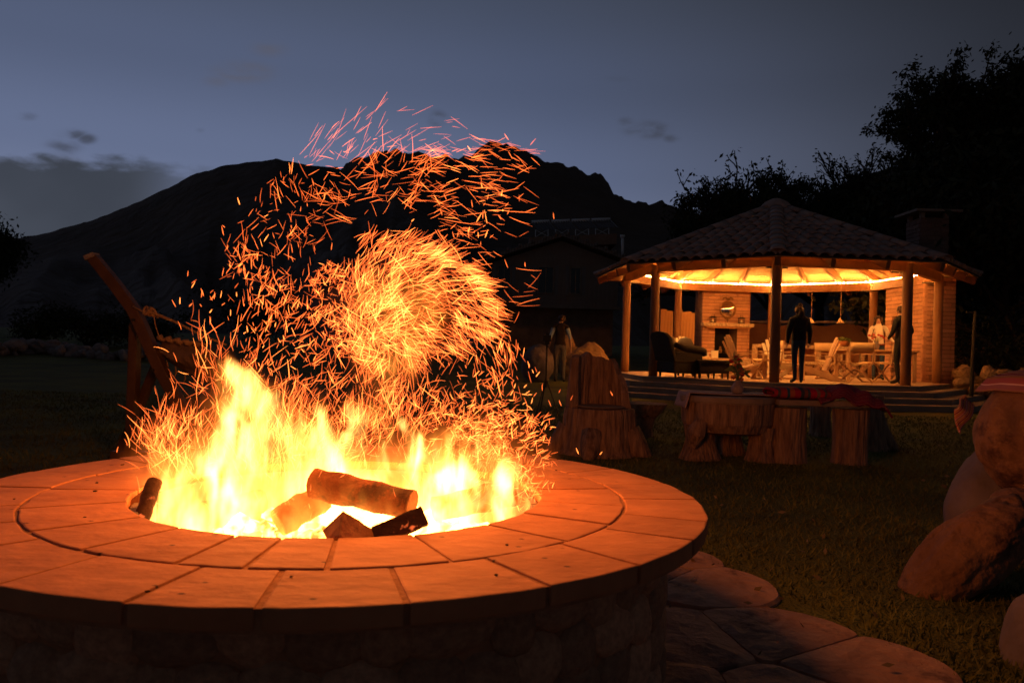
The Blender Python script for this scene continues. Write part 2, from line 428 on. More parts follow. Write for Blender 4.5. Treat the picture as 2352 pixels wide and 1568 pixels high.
# ------------------------------------------------------------------ materials
MT = dict(
    cap=mat('sandstone_cap', (.54, .25, .12), (.38, .165, .075), scale=4, rough=.75, bump=.7, bscale=13, rnd=.14, bdist=.010, stain=(2.6, (.24, .095, .04), .54, .82), speck=(9, .10), stretch=(1, 1.5, 1)),
    mortar=mat('mortar', (.50, .25, .13), scale=14, bump=.6, rough=.95),
    river=mat('river_stone', (.62, .36, .21), (.36, .20, .12), scale=4, rough=.8, bump=.5, rnd=.28),
    flag=mat('flagstone', (.62, .34, .22), (.38, .19, .12), scale=3.5, rough=.85, bump=1, bscale=7, rnd=.12, bdist=.03, stain=(4, (.16, .08, .06), .52, .70)),
    bowl=mat('fire_bowl', (.30, .24, .2), (.12, .1, .09), scale=5, rough=.7, bump=.4),
    ash=mat('ash', (.18, .12, .09), (.03, .02, .02), scale=20, bump=1),
    bark=mat('log_bark', (.19, .06, .022), (.10, .032, .014), scale=14, bump=1, bscale=30, rough=.9, bdist=.02, stain=(9, (.03, .012, .008), .50, .60)),
    splitw=mat('split_wood', (.34, .15, .07), (.14, .055, .025), scale=16, bump=.7, bscale=30, rough=.85),
    char=mat('charred_wood', (.07, .035, .025), (.02, .012, .01), scale=14, bump=1.0, bscale=30, rough=.9, emis=((1, .1, .02), .06)),
    post=mat('varnished_log', (.32, .15, .055), (.19, .08, .03), scale=3, stretch=(3, 3, .5), rough=.5, bump=.25, rnd=.1),
    beam=mat('beam_wood', (.46, .23, .09), (.33, .15, .055), scale=5, rough=.6, bump=.2, rnd=.1),
    rafter=mat('shaded_rafter_wood', (.27, .125, .045), (.19, .08, .03), scale=5, rough=.6, bump=.2, rnd=.1),  # darker copy of the beam wood: silhouette shade of the rafters put into the colour
    reed=mat('reed_mat', (.50, .33, .15), (.34, .20, .08), scale=4, stretch=(1, 14, 14), rough=.8, bump=.8, wave=(11, 'Y', .55), bdist=.015),
    tile=mat('clay_tile', (.46, .33, .28), (.30, .21, .18), scale=5, rough=.9, bump=.5, rnd=.16),
    deck=mat('roof_deck', (.06, .045, .04), bump=0, rough=.95),
    conc=mat('step_stone', (.30, .24, .19), (.2, .16, .13), scale=3, rough=.85, bump=.3),
    floor=mat('floor_stone', (.50, .33, .20), (.40, .26, .15), scale=2, rough=.6, bump=.15),
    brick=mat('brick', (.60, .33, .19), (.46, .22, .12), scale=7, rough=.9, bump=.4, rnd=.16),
    dimbrick=mat('dim_chimney_brick', (.24, .15, .12), (.14, .09, .075), scale=7, rough=.9, bump=.4, rnd=.2),  # the same brick darkened: the chimney's dim light is put into the colour
    bmort=mat('brick_mortar', (.22, .13, .09), bump=.3, rough=.95),
    soot=mat('soot', (.02, .016, .014), bump=.2, rough=.9),
    pebb=mat('pebble_trim', (.62, .46, .28), (.30, .2, .12), scale=16, rough=.8, bump=.9, bscale=18, detail=2),
    dark=mat('dark_metal', (.03, .03, .03), rough=.5, bump=0, metal=.6),
    iron=mat('iron', (.10, .075, .05), rough=.55, bump=.1, metal=.7),
    gilt=mat('gilt', (.30, .15, .05), (.14, .07, .02), scale=20, rough=.4, bump=.5, metal=.5),
    wedge=mat('pale_split_wood', (.62, .32, .16), (.45, .21, .10), scale=10, bump=.7, bscale=30, rough=.85),
    mirror=mat('mirror_glass', (.9, .85, .8), (.88, .84, .8), rough=.03, bump=0, metal=1),
    cream=mat('painted_cream', (.78, .68, .50), (.70, .60, .42), scale=3, rough=.5, bump=.1),
    teak=mat('teak', (.50, .31, .16), (.38, .21, .10), scale=5, stretch=(1, 1, 1), rough=.55, bump=.2),
    canvas=mat('canvas', (.66, .46, .24), (.58, .38, .19), scale=8, rough=.95, bump=.2),
    wicker=mat('dark_wicker', (.045, .03, .02), (.015, .01, .008), scale=40, rough=.7, bump=.8, bscale=60),
    cush=mat('cushion', (.55, .40, .22), (.45, .3, .15), scale=8, rough=.95, bump=.2),
    screen=mat('bamboo_screen', (.42, .21, .08), (.26, .12, .04), scale=6, stretch=(6, 6, .4), rough=.7, bump=.4),
    adobe=mat('adobe', (.38, .17, .09), (.28, .12, .065), scale=1.3, rough=.95, bump=.4),
    white=mat('white_cloth', (.75, .72, .66), (.65, .6, .55), scale=10, rough=.9, bump=.1),
    grass=mat('lawn_grass', (.19, .18, .022), (.09, .085, .016), scale=.9, rough=.95, bump=1.0, bscale=45, bdist=.03, detail=10),
    blade=mat('grass_blade', (.20, .19, .035), (.085, .08, .02), scale=.9, rough=.8, bump=0),
    hill=mat('mountain_rock', (.155, .105, .08), (.09, .065, .052), scale=.012, rough=1, bump=1, bscale=.05, bdist=8, detail=8),
    stump=mat('weathered_stump', (.50, .29, .18), (.17, .09, .06), scale=5, stretch=(5, 5, .7), rough=.9, bump=1.0, bscale=8, bdist=.03),
    stumptop=mat('stump_top', (.42, .29, .21), (.3, .2, .14), scale=5, rough=.85, bump=.4),
    frame=mat('hammock_timber', (.14, .068, .030), (.08, .038, .018), scale=4, stretch=(1, 1, 1), rough=.6, bump=.3),
    rope=mat('rope', (.55, .32, .16), (.4, .22, .1), scale=60, rough=.95, bump=1, bscale=90),
    net=mat('hammock_cloth', (.26, .16, .11), (.18, .11, .08), scale=18, rough=.95, bump=.8),
    paler=mat('pale_rock', (.40, .34, .33), (.22, .18, .18), scale=2.5, rough=.9, bump=.8, rnd=.25, bdist=.05),
    boul=mat('boulder_red', (.30, .16, .09), (.16, .075, .04), scale=3, rough=.9, bump=1, bscale=9, bdist=.05, stain=(3.2, (.09, .042, .03), .50, .66)),
    bould=mat('boulder_grey', (.22, .17, .17), (.13, .10, .10), scale=2.5, rough=.9, bump=.8, bdist=.02),
    boulw=mat('boulder_ochre', (.48, .30, .15), (.30, .18, .09), scale=2.2, rough=.9, bump=1, bscale=5, bdist=.06),
    leaf=mat('leaves', (.060, .066, .036), (.034, .04, .025), scale=.8, rough=.9, bump=0, spec=.1),
    trunk=mat('tree_bark', (.06, .05, .042), scale=6, rough=.95, bump=.8),
    hwall=mat('timber_wall', (.34, .27, .23), (.24, .19, .16), scale=3, rough=.9, bump=.3),
    hdark=mat('house_base', (.36, .22, .15), scale=2, rough=.9, bump=.3),
    hroof=mat('house_roof_tile', (.36, .29, .26), (.24, .19, .17), scale=3, rough=.9, bump=.5, wave=(2.2, 'X', .4)),
    glass=mat('dark_glass', (.012, .013, .015), rough=.15, bump=0, spec=.5),
    curtain=mat('curtain', (.30, .28, .27), (.22, .2, .2), scale=4, stretch=(8, 1, .3), rough=.95, bump=.4),
    alum=mat('aluminium', (.80, .82, .85), (.7, .72, .75), rough=.4, bump=0),
    skin=mat('skin', (.55, .32, .22), (.5, .28, .19), scale=8, rough=.55, bump=0),
    hair=mat('hair', (.05, .025, .015), (.03, .015, .01), scale=30, stretch=(4, 4, .5), rough=.6, bump=.6),
    jacket=mat('dark_jacket', (.012, .013, .02), scale=9, rough=.8, bump=.4),
    jeans=mat('blue_jeans', (.035, .06, .12), (.025, .045, .09), scale=9, rough=.9, bump=.3),
    black=mat('black_cloth', (.012, .011, .012), scale=9, rough=.85, bump=.3),
    shirt=mat('white_blouse', (.78, .70, .58), (.68, .6, .48), scale=7, rough=.9, bump=.4),
    bshirt=mat('pale_blue_shirt', (.36, .48, .60), (.3, .4, .52), scale=7, rough=.9, bump=.3),
    vest=mat('dark_vest', (.035, .022, .018), scale=8, rough=.9, bump=.3),
    khaki=mat('khaki_trousers', (.15, .135, .13), (.11, .095, .09), scale=7, rough=.9, bump=.3),
    shoe=mat('shoe', (.02, .015, .012), rough=.6, bump=0),
    belt=mat('belt', (.25, .05, .02), rough=.6, bump=0),
    lip=mat('lips', (.42, .08, .06), rough=.5, bump=0),
    terra=mat('terracotta', (.50, .20, .09), (.4, .15, .06), scale=7, rough=.8, bump=.2),
    green=mat('pot_plant', (.22, .26, .07), (.1, .13, .04), scale=9, rough=.8, bump=0),
    red=mat('red_flower', (.55, .06, .03), (.4, .03, .02), scale=9, rough=.8, bump=0),
    orange=mat('orange_flower', (.8, .22, .04), (.6, .12, .02), scale=9, rough=.8, bump=0),
    litter=mat('dry_leaf', (.30, .22, .12), (.16, .11, .06), scale=3, bump=0),
    vase=mat('clay_vase', (.42, .30, .24), (.3, .2, .16), scale=8, rough=.5, bump=.3),
)

# ------------------------------------------------------------------ terrain
def lawn():
    xs = np.unique(np.concatenate([np.linspace(-400, -30, 24), np.linspace(-30, 30, 81), np.linspace(30, 400, 24)]))
    ys = np.unique(np.concatenate([np.linspace(-30, 0, 7), np.linspace(0, 45, 91), np.linspace(45, 400, 30)]))
    vs = [(x, y, gz(x, y) + (.012 * mnoise.noise(Vector((x * .8, y * .8, 0))) if y > 2 else 0)) for y in ys for x in xs]
    n = len(xs)
    fs = [(j * n + i, j * n + i + 1, (j + 1) * n + i + 1, (j + 1) * n + i) for j in range(len(ys) - 1) for i in range(n - 1)]
    b = MB(); b.add(vs, fs)
    o = b.build('lawn', MT['grass'], smooth=True); o['kind'] = 'structure'
lawn()

SKY = [(-2600, 640), (-1200, 600), (-400, 575), (-100, 550), (0, 541), (40, 537), (100, 525), (150, 510), (200, 497), (250, 478), (300, 457), (350, 434), (400, 409), (440, 388), (500, 366), (560, 354), (600, 351), (635, 346), (660, 350), (700, 357), (730, 360), (760, 364), (800, 355), (830, 341), (870, 329), (910, 322), (945, 329), (980, 336), (1020, 341), (1060, 340), (1085, 332), (1095, 322), (1110, 312), (1120, 308), (1135, 303), (1150, 305), (1165, 306), (1180, 315), (1205, 322), (1220, 334), (1240, 347), (1260, 351), (1290, 357), (1320, 368), (1345, 375), (1370, 381), (1385, 390), (1400, 402), (1412, 425), (1430, 436), (1455, 446), (1490, 449), (1520, 447), (1545, 458), (1570, 465), (1590, 480), (1610, 492), (1650, 505), (1700, 520), (1780, 500), (1850, 450), (1900, 420), (1960, 392), (2020, 372), (2080, 350), (2200, 320), (2400, 300), (2800, 320), (3600, 420), (6000, 560)]
def ridge(px):
    for (a, b), (c, d) in zip(SKY, SKY[1:]):
        if px <= c: return b + (d - b) * (px - a) / (c - a)
    return 560
def mountain():
    naz, nr = 620, 26
    pxs = np.tan(np.linspace(math.atan(-2600 / FPX), math.atan(3600 / FPX), naz)) * FPX + 1176
    vs = []; fs = []
    for px in pxs:
        p = P(px, ridge(px), 1000.0)
        s = px - 1176
        H = (p.z - CAMH)
        dirx = p.x / 1000.0
        rocky = 1.0 if 780 < px < 1640 else .25
        for j in range(nr):
            t = j / (nr - 1)
            if t <= .82:
                tt = t / .82; y = 110 + 890 * tt ** 1.25
                h = H * (tt ** 1.7 * .72 + .28 * tt ** 6) * (y / 1000) ** .15
                h += (H * .10 * mnoise.fractal(Vector((dirx * 9, tt * 3.2, 1.3)), 1.0, 2.0, 5)) * math.sin(PI * tt) * 1.4
                if tt > .97: h += rocky * (5.0 * mnoise.fractal(Vector((dirx * 60, 0, 4.2)), .8, 2.1, 5) + 1.5 * abs(mnoise.noise(Vector((dirx * 160, 3, 0)))))
            else:
                tt = (t - .82) / .18; y = 1000 + 500 * tt; h = H * (1 - tt) - 20 * tt
            vs.append((dirx * y, y, max(h, -5) + CAMH if t > 0 else .2))
    for i in range(naz - 1):
        for j in range(nr - 1):
            a = i * nr + j; fs.append((a, a + nr, a + nr + 1, a + 1))
    b = MB(); b.add(vs, fs)
    o = b.build('mountain', MT['hill'], smooth=True); o['kind'] = 'structure'
mountain()

# ------------------------------------------------------------------ trees and shrubs
def leaves_into(b, c, r, n, size, rnd, droop=.3):
    for _ in range(n):
        d = Vector((rnd.gauss(0, .45), rnd.gauss(0, .45), rnd.gauss(0, .38))) * r
        p = c + d
        a = Vector((rnd.uniform(-1, 1), rnd.uniform(-1, 1), rnd.uniform(-1, .4) - droop)).normalized()
        q = a.cross(Vector((rnd.uniform(-1, 1), rnd.uniform(-1, 1), rnd.uniform(-1, 1)))).normalized()
        l = size * rnd.uniform(.6, 1.5); w = l * .22
        b.v += [tuple(p), tuple(p + a * l * .5 + q * w), tuple(p + a * l), tuple(p + a * l * .5 - q * w)]
        k = len(b.v) - 4; b.f.append((k, k + 1, k + 2, k + 3)); b.m.append(0)

def tree(name, label, base, h, spread, seed, leaf=.16, nleaf=60, levels=4, gnarl=.25, group=None, cat='tree', tr=.18, bare=False, split=4, tuft=.5, lean=(0, 0), trunkf=.3):
    rnd = random.Random(seed)
    t = thing(name, label, cat, base, 0, group)
    w = MB(); f = MB()
    def grow(p, d, l, r, lv):
        pts = [p]; n = 3; q = p; dd = d.copy()
        for i in range(n):
            dd = (dd + Vector((rnd.uniform(-1, 1), rnd.uniform(-1, 1), rnd.uniform(-.6, 1))) * gnarl).normalized()
            q = q + dd * (l / n); pts.append(q)
        w.tube(pts, [r * (1 - .4 * i / n) for i in range(n + 1)], 6 if lv > 2 else 4, cap=(lv == 0))
        if lv == 0:
            if bare:
                leaves_into(f, q, tuft * .5, nleaf, leaf, rnd)
            else:
                leaves_into(f, q, tuft, nleaf, leaf, rnd)
            return
        if lv <= 2 and not bare: leaves_into(f, pts[2], tuft * 1.1, nleaf // 2, leaf, rnd)
        for k in range(split if lv > 1 else split - 1):
            a = rnd.uniform(0, 2 * PI); tilt = rnd.uniform(.35, .95)
            s = Vector((math.cos(a) * spread, math.sin(a) * spread, 0))
            nd = (dd * math.cos(tilt) + s * math.sin(tilt) + Vector((0, 0, .12))).normalized()
            st = pts[-1] if k < 2 else pts[2]
            grow(st, nd, l * rnd.uniform(.6, .82), r * (.66 if bare else .6), lv - 1)
    tot = sum(.72 ** i for i in range(levels)) * .82
    L0 = h * trunkf
    l1 = (h - L0) / tot
    top = Vector((lean[0], lean[1], L0))
    w.tube([(0, 0, -.2), (lean[0] * .4, lean[1] * .4, L0 * .5), top], [tr * 1.4, tr, tr * .8], 8)
    for k in range(split):
        a = 2 * PI * k / split + rnd.uniform(-.4, .4)
        nd = Vector((math.cos(a) * spread * .8, math.sin(a) * spread * .8, 1)).normalized()
        if k == 0: nd = Vector((.1, 0, 1)).normalized()
        grow(top, nd, l1, tr * .6, levels - 1)
    w.build('trunk', MT['trunk'], t)
    o = f.build('foliage' if bare else 'crown', MT['leaf'], t)
    return t

GB = 'trees standing behind the pavilion'
def tbase(px, y): p = P(px, 784, y); return (p.x, y, gz(p.x, y))
tree('gnarled_tree', 'gnarled tree with twisted bare twigs, leftmost behind the pavilion roof', tbase(1705, 34), 7.9, 1.05, 3, leaf=.2, nleaf=5, tr=.26, levels=5, gnarl=.5, group=GB, bare=True, split=4, tuft=.55)
tree('leafy_tree', 'dark dense leafy tree rising just left of the roof peak', tbase(1775, 33), 7.8, .8, 5, leaf=.17, nleaf=80, levels=4, group=GB, split=4, tuft=.42)
tree('gnarled_tree', 'thin gnarled tree with upright bare twigs right of the roof peak', tbase(1880, 36), 9.3, .8, 11, leaf=.18, nleaf=4, tr=.26, levels=5, gnarl=.5, group=GB, bare=True, split=4, tuft=.5)
tree('gnarled_tree', 'twiggy gnarled tree behind the right slope of the pavilion roof', tbase(1970, 35), 9.0, .85, 19, leaf=.18, nleaf=4, tr=.26, levels=5, gnarl=.5, group=GB, bare=True, split=4, tuft=.5)
tree('leafy_tree', 'low dark leafy tree filling the gap behind the right roof slope', tbase(1990, 32), 6.6, 1.2, 23, leaf=.18, nleaf=90, levels=4, group=GB, split=4, tuft=.6)
GR = 'tall trees on the right'
tree('tall_tree', 'tallest tree on the right, its feathery top standing clear against the sky', tbase(2305, 25), 9.3, .60, 31, leaf=.13, nleaf=64, levels=5, gnarl=.36, group=GR, split=4, tuft=.28, tr=.28)
tree('tall_tree', 'drooping leafy tree left of the tallest tree, above the pavilion roof', tbase(2205, 27), 7.5, .75, 37, leaf=.13, nleaf=64, levels=5, gnarl=.40, group=GR, split=4, tuft=.30, tr=.22)
tree('tall_tree', 'broad black tree at the right edge of the picture', tbase(2450, 24), 8.2, .9, 41, leaf=.18, nleaf=110, levels=4, group=GR, split=5, tuft=1.0, tr=.3)
tree('tall_tree', 'thick dark tree crown just behind the brick chimney', tbase(2235, 29), 6.4, 1.0, 43, leaf=.15, nleaf=110, levels=4, group=GR, split=5, tuft=.8, tr=.22, trunkf=.15)
tree('tall_tree', 'dark tree filling the corner between chimney and frame edge', tbase(2370, 22), 6.5, 1.2, 47, leaf=.24, nleaf=60, levels=4, group=GR, split=5, tuft=.95, tr=.2, trunkf=.12)
tree('round_tree', 'dark rounded tree at the left edge below the cloud bank', tbase(-165, 40), 5.3, .6, 53, leaf=.22, nleaf=150, levels=4, split=5, tuft=1.0, trunkf=.15)

def shrub(label, base, w, h, seed, group, n=1500, leaf=.14):
    rnd = random.Random(seed); t = thing('shrub', label, 'shrub', base, 0, group)
    s = MB(); f = MB()
    for k in range(9):
        a = rnd.uniform(0, 2 * PI); r = w * .5 * math.sqrt(rnd.random())
        tip = Vector((math.cos(a) * r, math.sin(a) * r * .6, h * rnd.uniform(.45, .95)))
        s.tube([(0, 0, -.1), tip * .5 + Vector((0, 0, .1)), tip], [.05, .03, .015], 5)
        leaves_into(f, tip, h * .35, n // 9, leaf, rnd, 0)
        leaves_into(f, tip * .6, h * .35, n // 9, leaf, rnd, 0)
    s.build('stem', MT['trunk'], t); f.build('foliage', MT['leaf'], t)
GS = 'dark shrubs beyond the lawn'
for lab, px, y, w, h, sd in (('wide low shrub behind the pale rocks at the far left', 60, 33, 5, 1.5, 1), ('shrub behind the pale rocks left of the hammock frame', 200, 34, 5, 1.6, 2), ('shrub directly behind the hammock frame', 330, 35, 5, 1.6, 3),
                             ('dark shrub between hammock and house, behind the flames', 600, 36, 6, 2.6, 4), ('dark shrub left of the house wall', 980, 37, 5, 2.8, 5), ('shrub at the far right behind the rock heap', 2330, 20.5, 3.2, 2.3, 6), ('shrub rising above the earth wall beside the thin pole', 2265, 23.5, 3, 2.9, 7)):
    shrub(lab, tbase(px, y), w, h, sd, GS)

def rock_row(name, label, cat, spots, m, ybase, group=None):
    t = thing(name, label, cat, (0, 0, 0), 0, group)
    var = []
    for k in range(7):
        b = MB(); b.rock((0, 0, 0), (1, 1, .8), seed=k + 3, sub=2, amp=.35); var.append(b.mesh('rock', m, smooth=True))
    for (x, y, z, s) in spots:
        piece('rock', R_.choice(var), t, (x, y, z), (R_.uniform(0, 6), R_.uniform(-.3, .3), R_.uniform(0, 6)), (s * R_.uniform(.8, 1.5), s, s * R_.uniform(.7, 1)))
    return t
sp_ = []
for i in range(120):
    px = R_.uniform(-140, 380); y = 27 + R_.uniform(-.8, .8) + 1.2 * math.sin(px / 60)
    hh = .50 * (1 - .3 * abs(math.sin(px / 37))) * (1.0 if px < 120 else .8)
    p = P(px, 800, y); sp_.append((p.x, y, gz(p.x, y) + R_.uniform(0, hh), R_.uniform(.14, .27)))
rock_row('rock_border', 'long heap of pale rocks along the far edge of the lawn at left', 'rock border', sp_, MT['paler'], 0)
sp_ = []
for i in range(60):
    px = R_.uniform(2205, 2500); y = 18.6 + R_.uniform(-.4, .4)
    p = P(px, 800, y); sp_.append((p.x, y, gz(p.x, y) + .1 + R_.uniform(0, .62), R_.uniform(.14, .25)))
rock_row('rock_heap', 'heap of rounded stones at the foot of the earth wall beside the thin pole', 'rock heap', sp_, MT['boulw'], 0)

def adobe():
    t = thing('earth_wall', 'long reddish earth wall running behind the pavilion', 'wall')
    a = P(1715, 745, 26.5); b_ = P(2600, 750, 24.5)
    b = MB(); n = 40
    for i in range(n):
        u0, u1 = i / n, (i + 1) / n
        p, q = a.lerp(b_, u0), a.lerp(b_, u1)
        z0, z1 = p.z + .05 * math.sin(i * 1.3), q.z + .05 * math.sin((i + 1) * 1.3)
        b.add([(p.x, p.y, 0), (q.x, q.y, 0), (q.x, q.y, z1), (p.x, p.y, z0), (p.x, p.y + .4, 0), (q.x, q.y + .4, 0), (q.x, q.y + .4, z1), (p.x, p.y + .4, z0)],
              [(0, 1, 2, 3), (5, 4, 7, 6), (3, 2, 6, 7)])
    b.build('wall_body', MT['adobe'], t)
    c = MB(); c.bar(a + Vector((-.1, .2, .09)), b_ + Vector((.1, .2, .09)), .62, .07); c.build('coping', MT['tile'], t)
adobe()

# ------------------------------------------------------------------ house behind
def house():
    y = 40.0
    t = thing('timber_house', 'dark two storey timber house with a low gabled roof behind the boulders', 'house')
    def q(px, py, dy=0): return P(px, py, y + dy)
    apex = q(1290, 548); el = q(1098, 608); er = q(1440, 604)
    gl = gz(0, y)
    # gable wall
    wl, wr = q(1130, 600).x, q(1420, 600).x
    w = MB()
    zm = q(1290, 706).z
    def roofz(x):
        return el.z + (apex.z - el.z) * (x - el.x) / (apex.x - el.x) if x < apex.x else er.z + (apex.z - er.z) * (er.x - x) / (er.x - apex.x)
    wins = [(q(1160, 0).x, q(1192, 0).x), (q(1252, 0).x, q(1290, 0).x), (q(1326, 0).x, q(1352, 0).x)]
    zt, zb_ = q(1290, 613).z, q(1290, 676).z
    D = 8
    # wall in pieces around the openings
    xs = [wl] + [v for a in wins for v in a] + [wr]
    for i in range(len(xs) - 1):
        a, b = xs[i], xs[i + 1]
        if i % 2 == 0:
            w.box(((a + b) / 2, y, (zm + zt) / 2), (b - a, .2, zt - zm))
        else:
            w.box(((a + b) / 2, y, (zm + zb_) / 2), (b - a, .2, zb_ - zm))
    n = 24
    for i in range(n):
        a = wl + (wr - wl) * i / n; b = wl + (wr - wl) * (i + 1) / n
        za, zb2 = roofz(a) - .12, roofz(b) - .12
        w.add([(a, y - .1, zt), (b, y - .1, zt), (b, y - .1, zb2), (a, y - .1, za), (a, y + .1, zt), (b, y + .1, zt), (b, y + .1, zb2), (a, y + .1, za)], [(0, 1, 2, 3), (5, 4, 7, 6), (4, 0, 3, 7), (1, 5, 6, 2)])
    w.box((wr + .002 - .1, y + D / 2, (zm + er.z) / 2 - .1), (.2, D - .3, er.z - zm - .2)); w.box((wl + .1, y + D / 2, (zm + el.z) / 2 - .1), (.2, D - .3, el.z - zm - .2))
    w.build('upper_wall', MT['hwall'], t)
    g = MB(); g.box(((wl + wr) / 2, y + D / 2 + .3, (gl - .2 + zm) / 2), (wr - wl - .3, D, zm - gl + .2 - .02)); g.build('ground_floor', MT['hdark'], t)
    bl = MB(); bl.box(((wl + wr) / 2, y - .25, zm), (wr - wl + .2, .7, .14)); bl.build('floor_band', MT['hwall'], t)
    # planks over the upper wall
    pl = MB(); pl.box((0, 0, 0), (.20, .03, 1), None); pm = pl.mesh('plank', MT['hwall'])
    x = wl + .12
    while x < wr - .1:
        inside = [a for a in wins if a[0] - .13 < x < a[1] + .13]
        top = roofz(x) - .2
        if not inside:
            piece('plank', pm, t, (x, y - .118, (zm + .08 + top) / 2), sc=(1, 1, top - zm - .08))
        else:
            piece('plank', pm, t, (x, y - .118, (zt + .08 + top) / 2), sc=(1, 1, top - zt - .08))
            piece('plank', pm, t, (x, y - .118, (zm + .08 + zb_ - .06) / 2), sc=(1, 1, zb_ - .06 - zm - .08))
        x += .225
    for i, (a, b) in enumerate(wins):
        f = MB(); W = b - a; Hh = zt - zb_
        for c, s in (((a + .03, y - .1, (zt + zb_) / 2), (.07, .12, Hh)), ((b - .03, y - .1, (zt + zb_) / 2), (.07, .12, Hh)), (((a + b) / 2, y - .1, zt - .03), (W - .14, .12, .07)), (((a + b) / 2, y - .1, zb_ + .03), (W - .14, .12, .07)), (((a + b) / 2, y - .1, (zt + zb_) / 2), (.05, .1, Hh - .14))):
            f.box(c, s)
        fo = f.build('window', MT['hwall'], t)
        p = MB(); p.box(((a + b) / 2, y - .04, (zt + zb_) / 2), (W - .14, .02, Hh - .14)); p.build('pane', MT['glass'], fo)
        for sx in (a - .13, b + .13):
            c = MB(); c.box((sx, y - .15, (zt + zb_) / 2), (.17, .04, Hh + .06)); c.build('shutter', MT['curtain'], fo)
    # balcony at left
    bx0, bx1 = q(1150, 0).x, q(1218, 0).x; bz = q(1180, 692).z
    b = MB(); b.box(((bx0 + bx1) / 2, y - .75, bz), (bx1 - bx0, 1.0, .1)); bo = b.build('balcony', MT['hwall'], t)
    for k in range(8):
        r = MB(); r.box((bx0 + .06 + (bx1 - bx0 - .12) * k / 7, y - 1.2, bz + .37), (.05, .05, .62)); r.build('baluster', MT['hwall'], bo)
    r = MB(); r.box(((bx0 + bx1) / 2, y - 1.2, bz + .71), (bx1 - bx0, .08, .06)); r.build('handrail', MT['hwall'], bo)
    # roof
    for a, c in ((el, apex), (apex, er)):
        r = MB(); d = (c - a); nrm = Vector((-d.z, 0, d.x)).normalized() * .16
        o0 = Vector((0, -.9, 0)); o1 = Vector((0, D + .6, 0))
        r.add([a + o0, c + o0, c + o0 + nrm, a + o0 + nrm, a + o1, c + o1, c + o1 + nrm, a + o1 + nrm], [(0, 1, 2, 3), (5, 4, 7, 6), (3, 2, 6, 7), (1, 0, 4, 5), (4, 0, 3, 7), (1, 5, 6, 2)])
        r.build('roof_slope', MT['hroof'], t, fixn=True)
    for k in range(14):
        u = (k + .5) / 14; s = (el.lerp(apex, u * 2) if u < .5 else apex.lerp(er, u * 2 - 1))
        tb = MB(); tb.tube([s + Vector((0, -.95, .20)), s + Vector((0, -.3, .20))], .11, 8); tb.build('verge_tile', MT['hroof'], t, smooth=True)
    b = MB(); p0 = q(1430, 602, 1.2); p1 = q(1430, 545, 1.2); b.tube([p0, p1], .07, 8); b.tube([p1, p1 + Vector((0, 0, .12))], .13, 8)
    b.build('flue_pipe', MT['alum'], t, smooth=True)
    # four tilted water heaters standing above the ridge
    labs = ['leftmost white tank rack above the timber house roof', 'second white tank rack from the left above the house ridge', 'third white tank rack from the left, right of the house ridge', 'rightmost white tank rack above the timber house roof']
    for k in range(4):
        xa, xb = 1221 + 46 * k, 1262 + 46.5 * k
        ya = 510 - 1.6 * k
        yy = 4.0
        h = thing('water_heater', labs[k], 'water heater', q(xa, ya, yy), 0, 'solar water heaters over the house')
        o = q(xa, ya, yy)
        t0 = Vector((0, 0, 0)); t1 = q(xb, ya - 2, yy) - o
        m = MB(); m.tube([t0, t1], .085, 8); m.build('tank', MT['alum'], h, smooth=True)
        la, lb = q(xa + 9, 544 - k, yy) - o, q(xb - 3, 543 - k, yy) - o
        ua, ub = q(xa + 9, 528 - k, yy) - o, q(xb - 3, 527 - k, yy) - o
        for a, b_ in ((la, ua), (lb, ub)):
            m = MB(); m.tube([a, b_], .025, 5); m.build('leg', MT['alum'], h)
        for a, b_ in ((la, ub), (lb, ua)):
            m = MB(); m.tube([a, b_], .013, 5); m.build('brace', MT['alum'], h)
        pn = MB(); dn = Vector((.35, -1.1, -.62))
        for j in range(7):
            s0 = t0.lerp(t1, (j + .5) / 7)
            pn.tube([s0, s0 + dn], .022, 5)
        pn.build('glass_tubes', MT['glass'], h)
        rr = MB(); rr.bar((la + lb) / 2 - Vector((1.1, 0, .1)), (la + lb) / 2 + Vector((1.1, 0, -.1)), .08, .08); rr.build('rail', MT['hroof'], h)
    r = MB(); a0 = q(1215, 549, 4.0); a1 = q(1412, 541, 4.0)
    r.add([a0 + Vector((0, -.9, -.02)), a1 + Vector((0, -.9, -.02)), a1 + Vector((0, 2, -.02)), a0 + Vector((0, 2, -.02)), a0 + Vector((0, -.9, -.6)), a1 + Vector((0, -.9, -.6)), a1 + Vector((0, 2, -.6)), a0 + Vector((0, 2, -.6))], [(0, 1, 2, 3), (4, 5, 1, 0), (5, 6, 2, 1), (7, 4, 0, 3), (6, 7, 3, 2)])
    r.build('heater_platform', MT['hdark'], t, fixn=True)
house()

# ------------------------------------------------------------------ pavilion
PC = Vector((6.65, 20.0, 0)); PR = 3.765; PTH = -.308; ZF = .583
ZB = ZF + 2.43
def pang(k): return PTH - PI / 2 + k * PI / 4
def pv(k, r, z): a = pang(k); return Vector((r * math.cos(a), r * math.sin(a), z))
RE = PR + .85; AP = RE * math.cos(PI / 8); ZAP = 4.95; ZE = 3.16; SL = (ZAP - ZE) / AP
led = emat('warm_led', (1.0, .40, .085), 2400)
led2 = emat('warm_led_dim', (1.0, .36, .07), 1150)
bulbm = emat('bulb', (1.0, .55, .18), 60)

